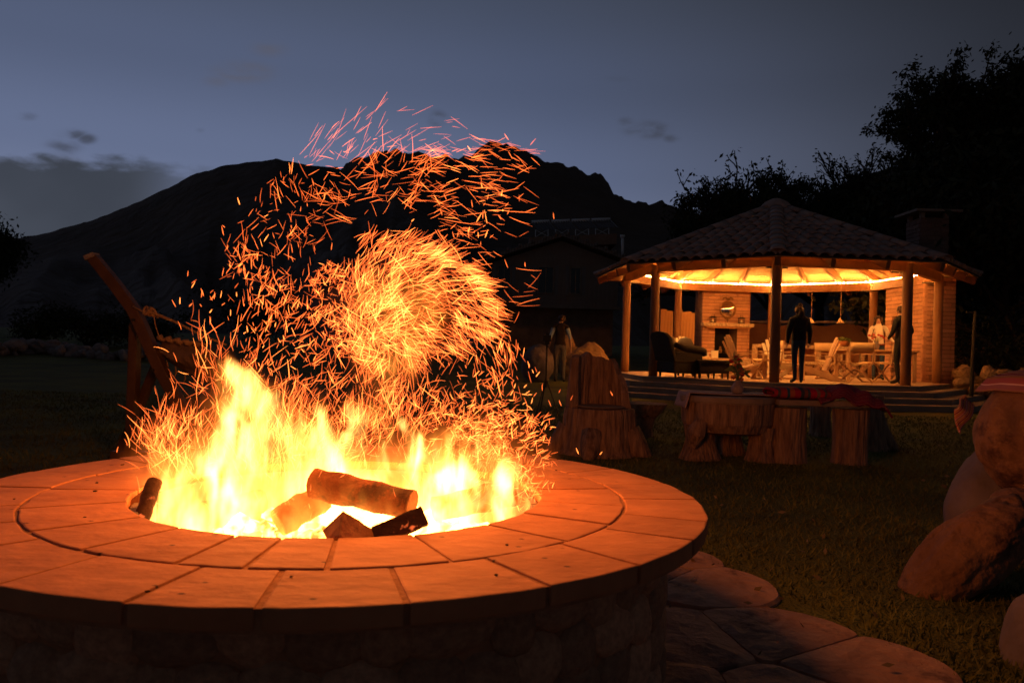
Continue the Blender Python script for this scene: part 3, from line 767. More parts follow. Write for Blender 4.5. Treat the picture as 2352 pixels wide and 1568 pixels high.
def pavilion():
    t = thing('pavilion', 'octagonal open pavilion with a clay tile roof, lit warm orange inside', 'pavilion', PC)
    # floor and steps
    for name, r, z0, z1, m in (('floor', PR + .28, .40, ZF, 'floor'), ('step', PR + .66, .29, .47, 'conc'), ('step', PR + 1.04, .17, .355, 'conc'), ('step', PR + 1.45, .0, .245, 'conc')):
        b = MB(); b.poly([pv(k, r, 0) for k in range(8)], z0, z1); b.build(name, MT[m], t, bevel=.012)
    b = MB(); b.poly([pv(k, PR + .31, 0) for k in range(8)], ZF - .052, ZF - .012); b.build('floor_edge', MT['conc'], t)
    for k in range(8):
        b = MB(); p = pv(k, PR, 0)
        rr = [.105 + .012 * mnoise.noise(Vector((k, i * .8, 0))) for i in range(9)]
        b.tube([Vector((p.x + .012 * mnoise.noise(Vector((k * 3, i, 5))), p.y, ZF + (ZB + .16 - ZF) * i / 8)) for i in range(9)], rr, 14)
        b.build('post', MT['post'], t, smooth=True)
        b = MB(); p, q = pv(k, PR, ZB + .11), pv(k + 1, PR, ZB + .11)
        d = (q - p).normalized(); b.bar(p + d * .04, q - d * .04, .13, .22); b.build('ring_beam', MT['beam'], t, bevel=.01)
        b = MB(); pi = pv(k, PR - .15, ZB - .015); b.bar(pi + Vector((-.22, 0, 0)), pi + Vector((.22, 0, 0)), .07, .035); b.build('bracket', MT['iron'], t)
        # light strip lying on the inner top edge of the beam
        p, q = pv(k, PR - .068, ZB + .234), pv(k + 1, PR - .068, ZB + .234)
        b = MB(); nb = 24
        for i_ in range(nb):
            c_ = p.lerp(q, (i_ + .5) / nb); b.bar(c_ - d * .016, c_ + d * .016, .010, .008)
        b.build('light_strip', led2 if k in (1, 2) else led, t)
        p, q = pv(k, PR - .03, ZB + .236), pv(k + 1, PR - .03, ZB + .236)
        for j in range(6):
            s = p.lerp(q, (j + .5 + R_.uniform(-.25, .25)) / 6)
            b = MB(); b.rock(s + Vector((0, 0, .006)), (.018, .018, .018), sub=1, amp=0); b.build('bulb', bulbm, t)
    # rafters
    dk = lambda r: ZAP - SL * r              # deck height at an apothem distance
    for k in range(8):
        for j in range(3):
            f = j / 3.0
            e = pv(k, RE, 0).lerp(pv(k + 1, RE, 0), f); am = pang(k + .5)
            ap = e.x * math.cos(am) + e.y * math.sin(am)
            o = Vector((e.x, e.y, 0)) * .985
            ap0 = ap * .985
            a = Vector((o.x, o.y, dk(ap0) - .125)); c = Vector((o.x * .05, o.y * .05, dk(ap0 * .05) - .125))
            w = .12 if j == 0 else .09
            b = MB(); b.bar(a - Vector((0, 0, .02)), c - Vector((0, 0, .02)), w, .19); b.build('rafter', MT['rafter'], t, bevel=.006)
    # reed ceiling, deck
    for k in range(8):
        am = pang(k + .5); rz = am + PI / 2; hw = RE * math.sin(PI / 8)
        for name, off, th, m in (('reed_ceiling', -.045, .018, 'reed'), ('roof_deck', -.022, .03, 'deck')):
            b = MB(); n = 12
            tip = .02
            vs = []
            for i in range(n + 1):
                u = i / n; r = AP * (1 - u) + tip * u; w = hw * (1 - u) + tip * .4 * u
                z = dk(r) + off
                vs += [(-w, -r, z), (w, -r, z), (w, -r, z + th), (-w, -r, z + th)]
            fs = [(0, 1, 2, 3)]
            for i in range(n):
                a = i * 4
                fs += [(a, a + 4, a + 5, a + 1), (a + 2, a + 6, a + 7, a + 3), (a, a + 3, a + 7, a + 4), (a + 1, a + 5, a + 6, a + 2)]
            b.add(vs, fs); b.build(name, MT[m], t, rz=rz, fixn=True)
    # barrel tiles
    TL, TW = .48, .27
    def barrel(L, w0, w1, n=6, th=.014, hh=.75):
        b = MB(); vs = []
        for (y, w) in ((0, w0), (L, w1)):
            for rr in (1.0, 1 - th / (w / 2)):
                for i in range(n + 1):
                    a = PI * i / n; vs.append((-math.cos(a) * w / 2 * rr, y, math.sin(a) * w / 2 * hh * rr))
        m = n + 1; fs = []
        for i in range(n):
            fs.append((i, i + 1, 2 * m + i + 1, 2 * m + i)); fs.append((m + i + 1, m + i, 3 * m + i, 3 * m + i + 1)); fs.append((i + 1, i, m + i, m + i + 1)); fs.append((2 * m + i, 2 * m + i + 1, 3 * m + i + 1, 3 * m + i))
        b.add(vs, fs); return b
    tm = [barrel(TL, .255, .21, hh=.62).mesh('roof_tile', MT['tile'], smooth=True)]
    tilt = math.atan(SL)
    spots = []
    for k in range(8):
        am = pang(k + .5); rz = am + PI / 2; hw = RE * math.sin(PI / 8); SLN = AP / math.cos(tilt)
        nrow = int(SLN / (TL * .86))
        ncol = int(hw / TW)
        for c in range(-ncol, ncol + 1):
            x = c * TW
            for r in range(nrow + 1):
                s = -.05 + r * TL * .86
                rad = AP - s * math.cos(tilt)
                wmax = rad * math.tan(PI / 8) - .10
                if abs(x) > wmax or rad < .25: continue
                z = dk(rad) + .012
                loc = Matrix.Rotation(rz, 3, 'Z') @ Vector((x, -rad, z))
                spots.append((k, loc, rz))
    vis = lambda k: 0 if k in (0, 7) else (1 if k in (1, 6) else 2)
    spots.sort(key=lambda q: (vis(q[0]), (q[1] + PC).length))
    mb = MB(); base = barrel(TL, .255, .21, n=4, hh=.62)
    for i, (k, loc, rz) in enumerate(spots):
        rot = Euler((tilt + R_.uniform(-.02, .03), R_.uniform(-.04, .04), rz + R_.uniform(-.025, .025)))
        loc = loc + Vector((R_.uniform(-.006, .006), R_.uniform(-.006, .006), R_.uniform(0, .008)))
        if i < 292: piece('roof_tile', tm[0], t, loc, rot)
        else:
            m = rot.to_matrix(); mb.add([m @ Vector(v) + loc for v in base.v], base.f)
    o = mb.build('roof_tiles', MT['tile'], t, smooth=True); o['kind'] = 'stuff'
    rid = barrel(.50, .34, .29, hh=.5).mesh('ridge_tile', MT['tile'], smooth=True)
    for k in range(8):
        a = pang(k); L = RE / math.cos(math.atan((ZAP - ZE) / RE)); n = 11
        ht = math.atan((ZAP - ZE) / RE)
        for i in range(n):
            r = RE * (1 - i / n) + .04
            z = ZAP - (ZAP - ZE) * r / RE + .055
            piece('ridge_tile', rid, t, (r * math.cos(a), r * math.sin(a), z), (ht, 0, a + PI / 2))
    b = MB(); b.lathe([(.50, ZAP - .20), (.44, ZAP - .06), (.28, ZAP + .10), (.10, ZAP + .19), (.0, ZAP + .2)], 16); b.build('roof_cap', MT['tile'], t, smooth=True)
    return t
pavilion()

# brick masonry: boxes of brick courses over a mortar core
def brickwall(t, w, z0, z1, origin, ux, hole=None, bmat='brick', bh=.105, bl=.36, proud=.012, depth=.10, mm=None, half=False):
    "courses of bricks on the plane through origin, along ux, facing -normal"
    bm_ = MB(); bm_.box((0, 0, 0), (1, 1, 1)); me = bm_.mesh('brick', MT[bmat], bevel=.0)
    ux = Vector(ux).normalized(); ang = math.atan2(ux.y, ux.x)
    row = 0; z = z0
    while z + bh * .5 < z1:
        x = -(bl / 2) * (row % 2)
        h = min(bh, z1 - z)
        while x < w - .02:
            a, b = max(x, 0), min(x + bl, w)
            if b - a > .05:
                segs = [(a, b)]
                if hole and hole[2] < z + h / 2 < hole[3]:
                    segs = [(a, min(b, hole[0])), (max(a, hole[1]), b)]
                for s0, s1 in segs:
                    if s1 - s0 < .04: continue
                    j = R_.uniform(-.004, .006)
                    c = Vector(origin) + ux * ((s0 + s1) / 2)
                    nrm = Vector((ux.y, -ux.x, 0))
                    c = c + nrm * (proud + j - depth / 2)
                    piece('brick', me, t, (c.x, c.y, z + h / 2), (0, 0, ang), (s1 - s0 - .012, depth, h - .014))
            x += bl
        z += bh; row += 1

def fireplace():
    a = P(1610, 870, 23.75); b_ = P(1719, 870, 23.95)
    w = (b_ - a).xy.length; ang = math.atan2(b_.y - a.y, b_.x - a.x)
    t = thing('brick_fireplace', 'brick fireplace with mantel and round mirror between the back posts', 'fireplace', (a.x, a.y, ZF), ang)
    ztop = 3.25 - ZF
    hx0, hx1, hz0, hz1 = w * .265, w * .735, .42, 1.36
    m = MB()
    m.box((hx0 / 2 + .01, .36, ztop / 2), (hx0 - .02, .68, ztop)); m.box(((hx1 + w) / 2 - .01, .36, ztop / 2), (w - hx1 - .02, .68, ztop))
    m.box(((hx0 + hx1) / 2, .36, (hz1 + ztop) / 2), (hx1 - hx0, .68, ztop - hz1)); m.box(((hx0 + hx1) / 2, .36, hz0 / 2), (hx1 - hx0, .68, hz0)); m.build('mortar_core', MT['bmort'], t)
    f = MB(); f.box(((hx0 + hx1) / 2, .62, (hz0 + hz1) / 2), (hx1 - hx0 - .01, .1, hz1 - hz0 - .01)); f.build('firebox', MT['soot'], t)
    brickwall(t, w, 0, ztop, (0, 0, 0), (1, 0, 0), hole=(hx0, hx1, hz0, hz1))
    s = MB(); s.box((w / 2, -.10, 1.44), (w + .08, .26, .10)); s.build('mantel', MT['pebb'], t, bevel=.01)
    s = MB(); s.box((w / 2, -.09, 1.36), (w - .1, .2, .05)); s.build('mantel_beam', MT['beam'], t)
    s = MB(); s.box((w / 2 + .03, -.16, .33), (w - .22, .34, .17)); s.build('hearth', MT['pebb'], t, bevel=.01)
    for x in (.16, w - .16):
        s = MB(); s.box((x, -.12, .12), (.16, .2, .24)); s.build('hearth_pier', MT['brick'], t)
    g = MB()
    for j in range(7): g.bar((hx0 + .05 + j * .07, .08, .58), (hx0 + .05 + j * .07, .5, .58), .012, .012)
    g.build('grate', MT['iron'], t)
    # mirror, lanterns: things that hang or stand on it
    c = Vector((a.x, a.y, 0)) + Matrix.Rotation(ang, 3, 'Z') @ Vector((w * .5, -.06, 0)); c.z = P(1663, 711, 23.8).z
    mt = thing('round_mirror', 'round convex mirror in a gilt frame with an eagle crest above the mantel', 'mirror', c, ang)
    fr = MB(); R = .235
    fr.tube([(R * math.cos(i * PI / 16), -.03, R * math.sin(i * PI / 16)) for i in range(33)], .032, 8, cap=False); fr.build('frame', MT['gilt'], mt, smooth=True)
    gl = MB(); vs = [(0, -.05, 0)]; fs = []
    for j in range(1, 6):
        for i in range(24):
            rr = R * j / 5; vs.append((rr * math.cos(i * PI / 12), -.05 + .03 * (j / 5) ** 2, rr * math.sin(i * PI / 12)))
    for i in range(24): fs.append((0, 1 + (i + 1) % 24, 1 + i))
    for j in range(4):
        for i in range(24):
            fs.append((1 + j * 24 + i, 1 + j * 24 + (i + 1) % 24, 1 + (j + 1) * 24 + (i + 1) % 24, 1 + (j + 1) * 24 + i))
    gl.add(vs, fs); gl.build('glass', MT['mirror'], mt, smooth=True, fixn=True)
    cr = MB(); cr.rock((0, -.03, R + .09), (.035, .03, .05), 1, 1)
    for sx in (-1, 1): cr.tube([(0, -.03, R + .06), (sx * .07, -.03, R + .13), (sx * .15, -.03, R + .11), (sx * .17, -.03, R + .06)], [.03, .03, .022, .008], 6)
    cr.build('eagle_crest', MT['gilt'], mt, smooth=True)
    cr = MB(); cr.tube([(-.1, -.03, -R - .02), (0, -.03, -R - .07), (.1, -.03, -R - .02)], .02, 6); cr.tube([(0, -.03, -R - .03), (0, -.03, -R - .15)], [.03, .006], 6); cr.build('pendant_leaf', MT['gilt'], mt, smooth=True)
    for x, lab in ((w * .19, 'small dark lantern on the left end of the fireplace mantel'), (w * .79, 'small dark lantern on the right end of the fireplace mantel')):
        c = Vector((a.x, a.y, 0)) + Matrix.Rotation(ang, 3, 'Z') @ Vector((x, -.11, 0)); c.z = ZF + 1.49
        l = thing('lantern', lab, 'lantern', c, ang, 'lanterns on the mantel')
        b = MB(); b.box((0, 0, .012), (.17, .12, .024))
        for sx in (-.075, .075):
            for sy in (-.05, .05): b.box((sx, sy, .09), (.012, .012, .13))
        b.box((0, 0, .165), (.18, .13, .02)); b.box((0, 0, .185), (.10, .08, .02)); b.build('frame', MT['dark'], l)
        b = MB(); b.tube([(-.04, 0, .19), (-.04, 0, .25), (.04, 0, .25), (.04, 0, .19)], .006, 5); b.build('handle', MT['dark'], l)
        b = MB(); b.tube([(0, 0, .026), (0, 0, .10)], .03, 8); b.build('candle', MT['cream'], l, smooth=True)
    # two jars glinting in the firebox
    for x, lab in ((.42, 'left shiny copper jar on the grate inside the fireplace'), (.56, 'right shiny copper jar on the grate inside the fireplace')):
        c = Vector((a.x, a.y, 0)) + Matrix.Rotation(ang, 3, 'Z') @ Vector((w * x, .12, 0)); c.z = ZF + .588
        l = thing('copper_jar', lab, 'jar', c, 0, 'jars in the fireplace')
        b = MB(); b.lathe([(.03, 0), (.055, .03), (.06, .08), (.035, .13), (.03, .15), (.04, .165)], 12); b.build('body', MT['gilt'], l, smooth=True)
        b = MB(); b.lathe([(.042, .167), (.02, .185), (.008, .2)], 10); b.build('lid', MT['gilt'], l, smooth=True)
fireplace()

def oven():
    x, y0, y1 = 10.12, 19.3, 21.25
    t = thing('brick_oven', 'tall brick barbecue with a pale recess and chimney at the right side of the pavilion', 'oven', (x, y0, ZF - .45))
    ztop = 3.2 - ZF + .45; b0 = .45
    D = .78; W = y1 - y0
    hole = (.55, W - .38, 1.25, 2.15)
    m = MB()
    # coordinates: local x is into the masonry, y from near to far
    m.box((D / 2 + .01, hole[0] / 2 + .012, ztop / 2), (D - .03, hole[0] - .02, ztop))
    m.box((D / 2 + .01, (hole[1] + W) / 2, ztop / 2), (D - .03, W - hole[1] - .02, ztop))
    m.box((D / 2 + .01, (hole[0] + hole[1]) / 2, (hole[3] + ztop) / 2), (D - .03, hole[1] - hole[0] + .01, ztop - hole[3]))
    m.box((D / 2 + .03, (hole[0] + hole[1]) / 2, hole[2] / 2 - .3), (D - .03, hole[1] - hole[0] + .01, hole[2] - .6))
    m.build('mortar_core', MT['bmort'], t)
    k = MB(); k.box((D - .14, (hole[0] + hole[1]) / 2, (hole[2] + hole[3]) / 2), (.1, hole[1] - hole[0], hole[3] - hole[2] - .01)); k.build('recess', MT['cream'], t)
    k = MB(); k.box((.30, (hole[0] + hole[1]) / 2, hole[2] - .06), (.62, hole[1] - hole[0] - .01, .10)); k.build('counter', MT['pebb'], t)
    # lit face towards the middle of the pavilion: bricks run along -y
    brickwall(t, W, b0, ztop, (0, W, 0), (0, -1, 0), hole=(W - hole[1], W - hole[0], .45 + .0, hole[3]), bh=.105, bl=.34)
    brickwall(t, D, 0, ztop, (0, 0, 0), (1, 0, 0), bh=.105, bl=.34)
    c = MB(); cx0, cx1 = .02, .86
    zt = P(2140, 502, y0 + .5).z - ZF + .45
    c.box((.44, .75, (ztop + zt) / 2), (.70, .70, zt - ztop)); co = c.build('chimney', MT['bmort'], t)
    brickwall(co, .72, ztop, zt, (.08, .40, 0), (1, 0, 0), bmat='dimbrick', bh=.105, bl=.34)
    brickwall(co, .72, ztop, zt, (.08, 1.11, 0), (0, -1, 0), bmat='dimbrick', bh=.105, bl=.34)
    s = MB(); s.box((.44, .75, zt + .16), (1.15, 1.15, .06)); s.build('chimney_slab', MT['conc'], co)
    for sx in (.14, .74):
        for sy in (.45, 1.05):
            s = MB(); s.box((sx, sy, zt + .065), (.1, .1, .13)); s.build('slab_foot', MT['conc'], co)
oven()

# screens, stone bench, lamps, furniture
def screens():
    for (a, b_, top, lab) in (((1524, 1553), 23.0, 709, 'narrow reed screen left of the back post'), ((1560, 1604), 22.9, 712, 'wide reed screen leaning between the back post and the fireplace')):
        x0, x1 = P(a[0] if isinstance(a, tuple) else a, 700, b_).x, 0
        x0 = P(a[0], 700, b_).x; x1 = P(a[1], 700, b_).x
        zt = P(a[0], top, b_).z
        t = thing('reed_screen', lab, 'screen', (x0, b_ + .4, ZF), 0, 'reed screens beside the fireplace')
        w = x1 - x0; n = int(w / .085)
        pl = MB(); pl.box((0, 0, 0), (.082, .022, 1)); pm = pl.mesh('slat', MT['screen'])
        for i in range(n):
            h = (zt - ZF) + .02 * math.sin(i * 2.1) - .05 * i / n
            piece('slat', pm, t, ((i + .5) * w / n, .006 * math.sin(i * 1.7), h / 2), (0, 0, 0), (w / n / .084, 1, h))
        for z in (.3, 1.2):
            b = MB(); b.box((w / 2, .03, z), (w, .03, .05)); b.build('batten', MT['teak'], t)
screens()

def stone_bench():
    t = thing('stone_counter', 'low stone wall with pebbled slab and niches along the back of the pavilion', 'stone counter')
    a = P(1728, 800, 23.6); b_ = P(2040, 800, 22.3)
    d = (b_ - a); d.z = 0; L = d.length; d.normalize(); ang = math.atan2(d.y, d.x)
    t.location = (a.x, a.y, ZF); t.rotation_euler = (0, 0, ang)
    H = .83
    s = MB(); s.box((L / 2, .2, H), (L, .5, .10)); s.build('slab', MT['pebb'], t, bevel=.01)
    s = MB(); s.box((L / 2, .15, .36), (L, .5, .08)); s.build('seat_slab', MT['pebb'], t, bevel=.01)
    n = 6
    for i in range(n + 1):
        x = .07 + (L - .14) * i / n
        s = MB(); s.box((x, .21, .16), (.14, .44, .32)); s.build('pier', MT['pebb'], t)
        s = MB(); s.box((x, .21, .59), (.14, .44, .38)); s.build('pier', MT['pebb'], t)
    s = MB(); s.box((L / 2, .42, .39), (L, .03, .78)); s.build('back_panel', MT['adobe'], t)
    b = MB()
    rnd = random.Random(5)
    for i in range(46):
        b2 = MB(); b2.rock((0, 0, 0), (.14, .06, .11), i, 1, .3)
    pm = [b2.mesh('stone', MT['river'], smooth=True)]
    for i in range(30):
        piece('stone', pm[0], t, (.15 + (L - .3) * (i % 15) / 14, .0, .08 + .17 * (i // 15)), (0, rnd.uniform(0, 3), 0), (rnd.uniform(.8, 1.3), 1, rnd.uniform(.7, 1)))
stone_bench()

def pendant(px, label):
    top = P(px, 683, 22.2); s = P(px, 742, 22.2)
    t = thing('pendant_lamp', label, 'pendant lamp', (s.x, s.y, s.z), 0, 'pendant lamps over the back of the pavilion')
    b = MB(); b.lathe([(.115, 0), (.075, .055), (.025, .105), (.02, .13)], 20); b.build('shade', MT['canvas'], t, smooth=True)
    b = MB(); b.tube([(0, 0, .12), (.008, 0, .4), (0, 0, 1.15)], .006, 6); b.build('cord', MT['rope'], t)
    b = MB(); b.rock((0, 0, .02), (.03, .03, .04), 0, 1, 0); b.build('unlit_bulb', MT['cream'], t, smooth=True)
pendant(1863, 'left pendant lamp hanging beside the standing girl in dark jacket')
pendant(1930, 'right pendant lamp hanging above the potted plant')

def adirondack(loc, rz, label, m='cream'):
    t = thing('garden_chair', label, 'chair', loc, rz, 'slatted wooden garden chairs in the pavilion')
    M_ = MT[m]
    # faces +y ; seat slopes back, back fan reclines
    for i in range(6):
        u = i / 5; y = .34 - .58 * u; z = .36 - .13 * u
        b = MB(); b.box((0, y, z), (.50, .085, .02), (.22, 0, 0)); b.build('seat_slat', M_, t, bevel=.004)
    for i in range(6):
        x = (i - 2.5) * .088; top = .92 - .035 * (i - 2.5) ** 2 * .8
        a = Vector((x * .85, -.22, .22)); c = Vector((x * 1.15, -.50, .22 + top * .86))
        b = MB(); b.bar(a, c, .08, .018, up=(0, 1, 0)); b.build('back_slat', M_, t, bevel=.004)
    b = MB(); b.box((0, -.335, .55), (.60, .03, .06)); b.build('back_rail', M_, t)
    for s in (-1, 1):
        b = MB(); b.bar((s * .27, .30, 0), (s * .27, .30, .56), .03, .10, up=(0, 1, 0)); b.build('leg', M_, t)
        b = MB(); b.bar((s * .24, .36, .34), (s * .24, -.55, .02), .03, .11); b.build('side_rail', M_, t)
        b = MB(); b.bar((s * .30, .40, .575), (s * .30, -.36, .575), .12, .02); b.build('armrest', M_, t, bevel=.005)
    return t
def fz(px, py_, y): p = P(px, py_, y); return (p.x, y, ZF)
adirondack(fz(1588, 850, 20.9), math.radians(-158), 'cream garden chair facing us beside the dark wicker armchair')
adirondack(fz(1716, 850, 18.2), math.radians(-82), 'wooden garden chair seen from the side behind the flower vase', 'teak')
adirondack(fz(1868, 850, 18.0), math.radians(82), 'wooden garden chair right of the girl in jeans, its tall back to the right', 'teak')
adirondack(fz(1795, 850, 19.6), math.radians(190), 'cream garden chair half hidden behind the front post and the girl')

def director(loc, rz, label, group='folding canvas chairs round the dining table'):
    t = thing('folding_chair', label, 'folding chair', loc, rz, group)
    # faces +y
    w, d = .27, .22
    for s in (-1, 1):
        for y in (-d, d):
            b = MB(); b.bar((s * w, y, .02), (-s * w, y, .44), .028, .03); b.build('leg', MT['teak'], t)
        b = MB(); b.bar((s * w, -d - .02, .015), (s * w, d + .02, .015), .03, .03); b.build('foot_rail', MT['teak'], t)
        b = MB(); b.bar((s * w, -d - .02, .455), (s * w, d + .02, .455), .03, .03); b.build('seat_rail', MT['teak'], t)
        b = MB(); b.bar((s * w, -d, .44), (s * (w + .005), -d - .05, .90), .03, .035); b.build('back_post', MT['teak'], t)
        b = MB(); b.bar((s * w, d, .44), (s * w, d, .63), .03, .03); b.build('arm_post', MT['teak'], t)
        b = MB(); b.bar((s * (w + .01), -d - .04, .645), (s * (w + .01), d + .05, .645), .05, .022); b.build('armrest', MT['teak'], t)
    sheet('seat_canvas', lambda u, v: Vector((-w + 2 * w * u, -d + 2 * d * v, .47 - .05 * math.sin(PI * u))), 8, 2, MT['canvas'], t, .006)
    sheet('back_canvas', lambda u, v: Vector((-w - .01 + (2 * w + .02) * u, -d - .035 - .03 * v - .03 * math.sin(PI * u), .70 + .20 * v)), 8, 2, MT['canvas'], t, .006)
    return t
d0 = director(fz(1966, 850, 17.8), math.radians(4), 'nearest folding chair with its canvas back towards us at the dining table')
dup(d0, fz(2045, 850, 18.3), math.radians(28), 'folding chair beside the man in black, at the right end of the table')
dup(d0, fz(1908, 850, 19.6), math.radians(-55), 'tilted folding chair with two dark straps behind the tall garden chair')
dup(d0, fz(1760, 850, 18.0), math.radians(100), 'folding chair seen edge-on just left of the front post')
dup(d0, fz(1805, 850, 18.9), math.radians(-100), 'folding chair between the front post and the girl')

def dining():
    p = P(2008, 850, 19.0)
    t = thing('dining_table', 'wooden dining table with thick legs in front of the woman in white', 'table', (p.x, 19.0, ZF))
    for i in range(6):
        b = MB(); b.box((0, -.38 + i * .152, .745), (1.7, .146, .035)); b.build('top_plank', MT['teak'], t, bevel=.004)
    for sx in (-.78, .78):
        for sy in (-.36, .36): b = MB(); b.box((sx, sy, .36), (.08, .08, .72)); b.build('leg', MT['teak'], t, bevel=.004)
    for sy in (-.36, .36): b = MB(); b.box((0, sy, .68), (1.48, .03, .08)); b.build('apron', MT['teak'], t)
    v = thing('flower_vase', 'dark vase with red flowers on the dining table before the woman', 'vase', (p.x - .04, 18.85, ZF + .763))
    b = MB(); b.lathe([(.05, 0), (.075, .05), (.08, .1), (.045, .17), (.055, .2)], 14); b.build('body', MT['bould'], v, smooth=True)
    rnd = random.Random(3)
    for i in range(9):
        a = rnd.uniform(0, 6.28); q = Vector((math.cos(a) * rnd.uniform(.03, .22), math.sin(a) * .1, rnd.uniform(.26, .38)))
        b = MB(); b.tube([(0, 0, .16), q * .6 + Vector((0, 0, .08)), q], .005, 4); s = b.build('stem', MT['green'], v)
        b = MB(); b.rock(q, (.035, .035, .028), i, 1, .4); b.build('blossom', MT['red'], s)
dining()

def wicker():
    p = P(1560, 850, 17.9)
    t = thing('wicker_armchair', 'big dark wicker armchair with rounded arms at the left of the pavilion', 'armchair', (p.x, 17.9, ZF), math.radians(-70))
    # faces +y
    b = MB(); b.box((0, 0, .25), (.78, .74, .30)); b.build('base', MT['wicker'], t, bevel=.04)
    for s in (-1, 1):
        b = MB(); b.box((s * .36, .0, .46), (.10, .70, .24)); a = b.build('side', MT['wicker'], t, bevel=.03)
        b = MB(); b.tube([(s * .37, .42, .50), (s * .37, .40, .60), (s * .38, .25, .64), (s * .38, -.1, .66), (s * .37, -.36, .74)], [.06, .08, .085, .08, .06], 10); b.build('arm_roll', MT['wicker'], t, smooth=True)
    b = MB()
    vs = []; n = 10
    b.add([(-.42, -.30, .36), (.42, -.30, .36), (.40, -.46, .90), (.28, -.50, 1.0), (0, -.52, 1.04), (-.28, -.50, 1.0), (-.40, -.46, .90),
           (-.42, -.38, .36), (.42, -.38, .36), (.40, -.55, .90), (.28, -.59, 1.0), (0, -.61, 1.04), (-.28, -.59, 1.0), (-.40, -.55, .90)],
          [(0, 1, 2, 3, 4, 5, 6), (13, 12, 11, 10, 9, 8, 7)] + [(i, (i + 1) % 7, (i + 1) % 7 + 7, i + 7) for i in range(7)])
    b.build('backrest', MT['wicker'], t, fixn=True, bevel=.02)
    b = MB(); b.box((0, .03, .455), (.60, .62, .12)); b.build('seat_cushion', MT['cush'], t, bevel=.04)
    b = MB(); b.rock((0, -.28, .72), (.26, .10, .22), 2, 2, .06, rot=(-.2, 0, 0)); b.build('back_cushion', MT['cush'], t, smooth=True)
    for sx in (-.33, .33):
        for sy in (-.30, .32): b = MB(); b.tube([(sx, sy, 0), (sx, sy, .11)], [.02, .03], 8); b.build('leg', MT['wicker'], t)
    p = P(1634, 850, 17.7)
    t = thing('wicker_footstool', 'dark wicker footstool right of the wicker armchair', 'footstool', (p.x, 17.7, ZF))
    b = MB(); b.poly([(-.34, -.26), (.34, -.26), (.36, .26), (-.36, .26)], .12, .36); b.build('base', MT['wicker'], t, bevel=.03)
    b = MB(); b.box((0, 0, .385), (.78, .6, .06)); b.build('top', MT['wicker'], t, bevel=.02)
    for sx in (-.31, 0, .31):
        for sy in (-.23, .23): b = MB(); b.tube([(sx, sy, 0), (sx, sy, .12)], [.018, .028], 8); b.build('leg', MT['wicker'], t)
    p = P(1588, 850, 19.4)
    t = thing('wicker_side_chair', 'second wicker seat with a pale cushion behind the armchair', 'armchair', (p.x, 19.2, ZF), math.radians(-60))
    b = MB(); b.box((0, 0, .22), (.66, .62, .32)); b.build('base', MT['wicker'], t, bevel=.03)
    b = MB(); b.box((0, 0, .43), (.60, .58, .11)); b.build('seat_cushion', MT['cush'], t, bevel=.04)
    b = MB(); b.rock((0, -.33, .62), (.36, .09, .34), 3, 2, .05, rot=(-.2, 0, 0)); b.build('backrest', MT['wicker'], t, smooth=True)
    for sx in (-.26, .26):
        for sy in (-.24, .24): b = MB(); b.tube([(sx, sy, 0), (sx, sy, .07)], .025, 6); b.build('leg', MT['wicker'], t)
    # coffee table with a white candle box
    p = P(1690, 850, 20.2)
    t = thing('coffee_table', 'long low wooden coffee table before the brick fireplace', 'table', (p.x, 20.2, ZF))
    for i in range(5):
        b = MB(); b.box((0, -.26 + i * .13, .43), (1.5, .124, .035)); b.build('top_plank', MT['teak'], t)
    for sx in (-.66, .66):
        for sy in (-.24, .24): b = MB(); b.box((sx, sy, .205), (.07, .07, .41)); b.build('leg', MT['teak'], t)
    for i in range(4):
        b = MB(); b.box((0, -.2 + i * .13, .14), (1.28, .09, .02)); b.build('shelf_slat', MT['teak'], t)
    p = P(1640, 822, 20.2)
    c = thing('paper_lantern', 'small white square paper lantern on the coffee table', 'lantern', (p.x, 20.15, ZF + .449))
    b = MB(); b.box((0, 0, .09), (.15, .15, .18)); b.build('shade', MT['cream'], c, bevel=.008)
    b = MB(); b.box((0, 0, .186), (.16, .16, .010)); b.build('rim', MT['white'], c)
wicker()

def plantpot():
    p = P(1937, 797, 22.7)
    t = thing('potted_plant', 'clay bowl of trailing green plants on the stone counter', 'potted plant', (p.x, 22.75, ZF + .882))
    b = MB(); b.lathe([(.09, 0), (.14, .05), (.16, .12), (.15, .16)], 16); b.build('pot', MT['terra'], t, smooth=True)
    f = MB(); rnd = random.Random(9)
    for i in range(140):
        a = rnd.uniform(0, 6.28); r = rnd.uniform(.02, .20)
        leaves_into(f, Vector((math.cos(a) * r, math.sin(a) * r, .20 + .08 * rnd.random() - r * .3)), .05, 2, .07, rnd)
    f.build('foliage', MT['green'], t)
plantpot()

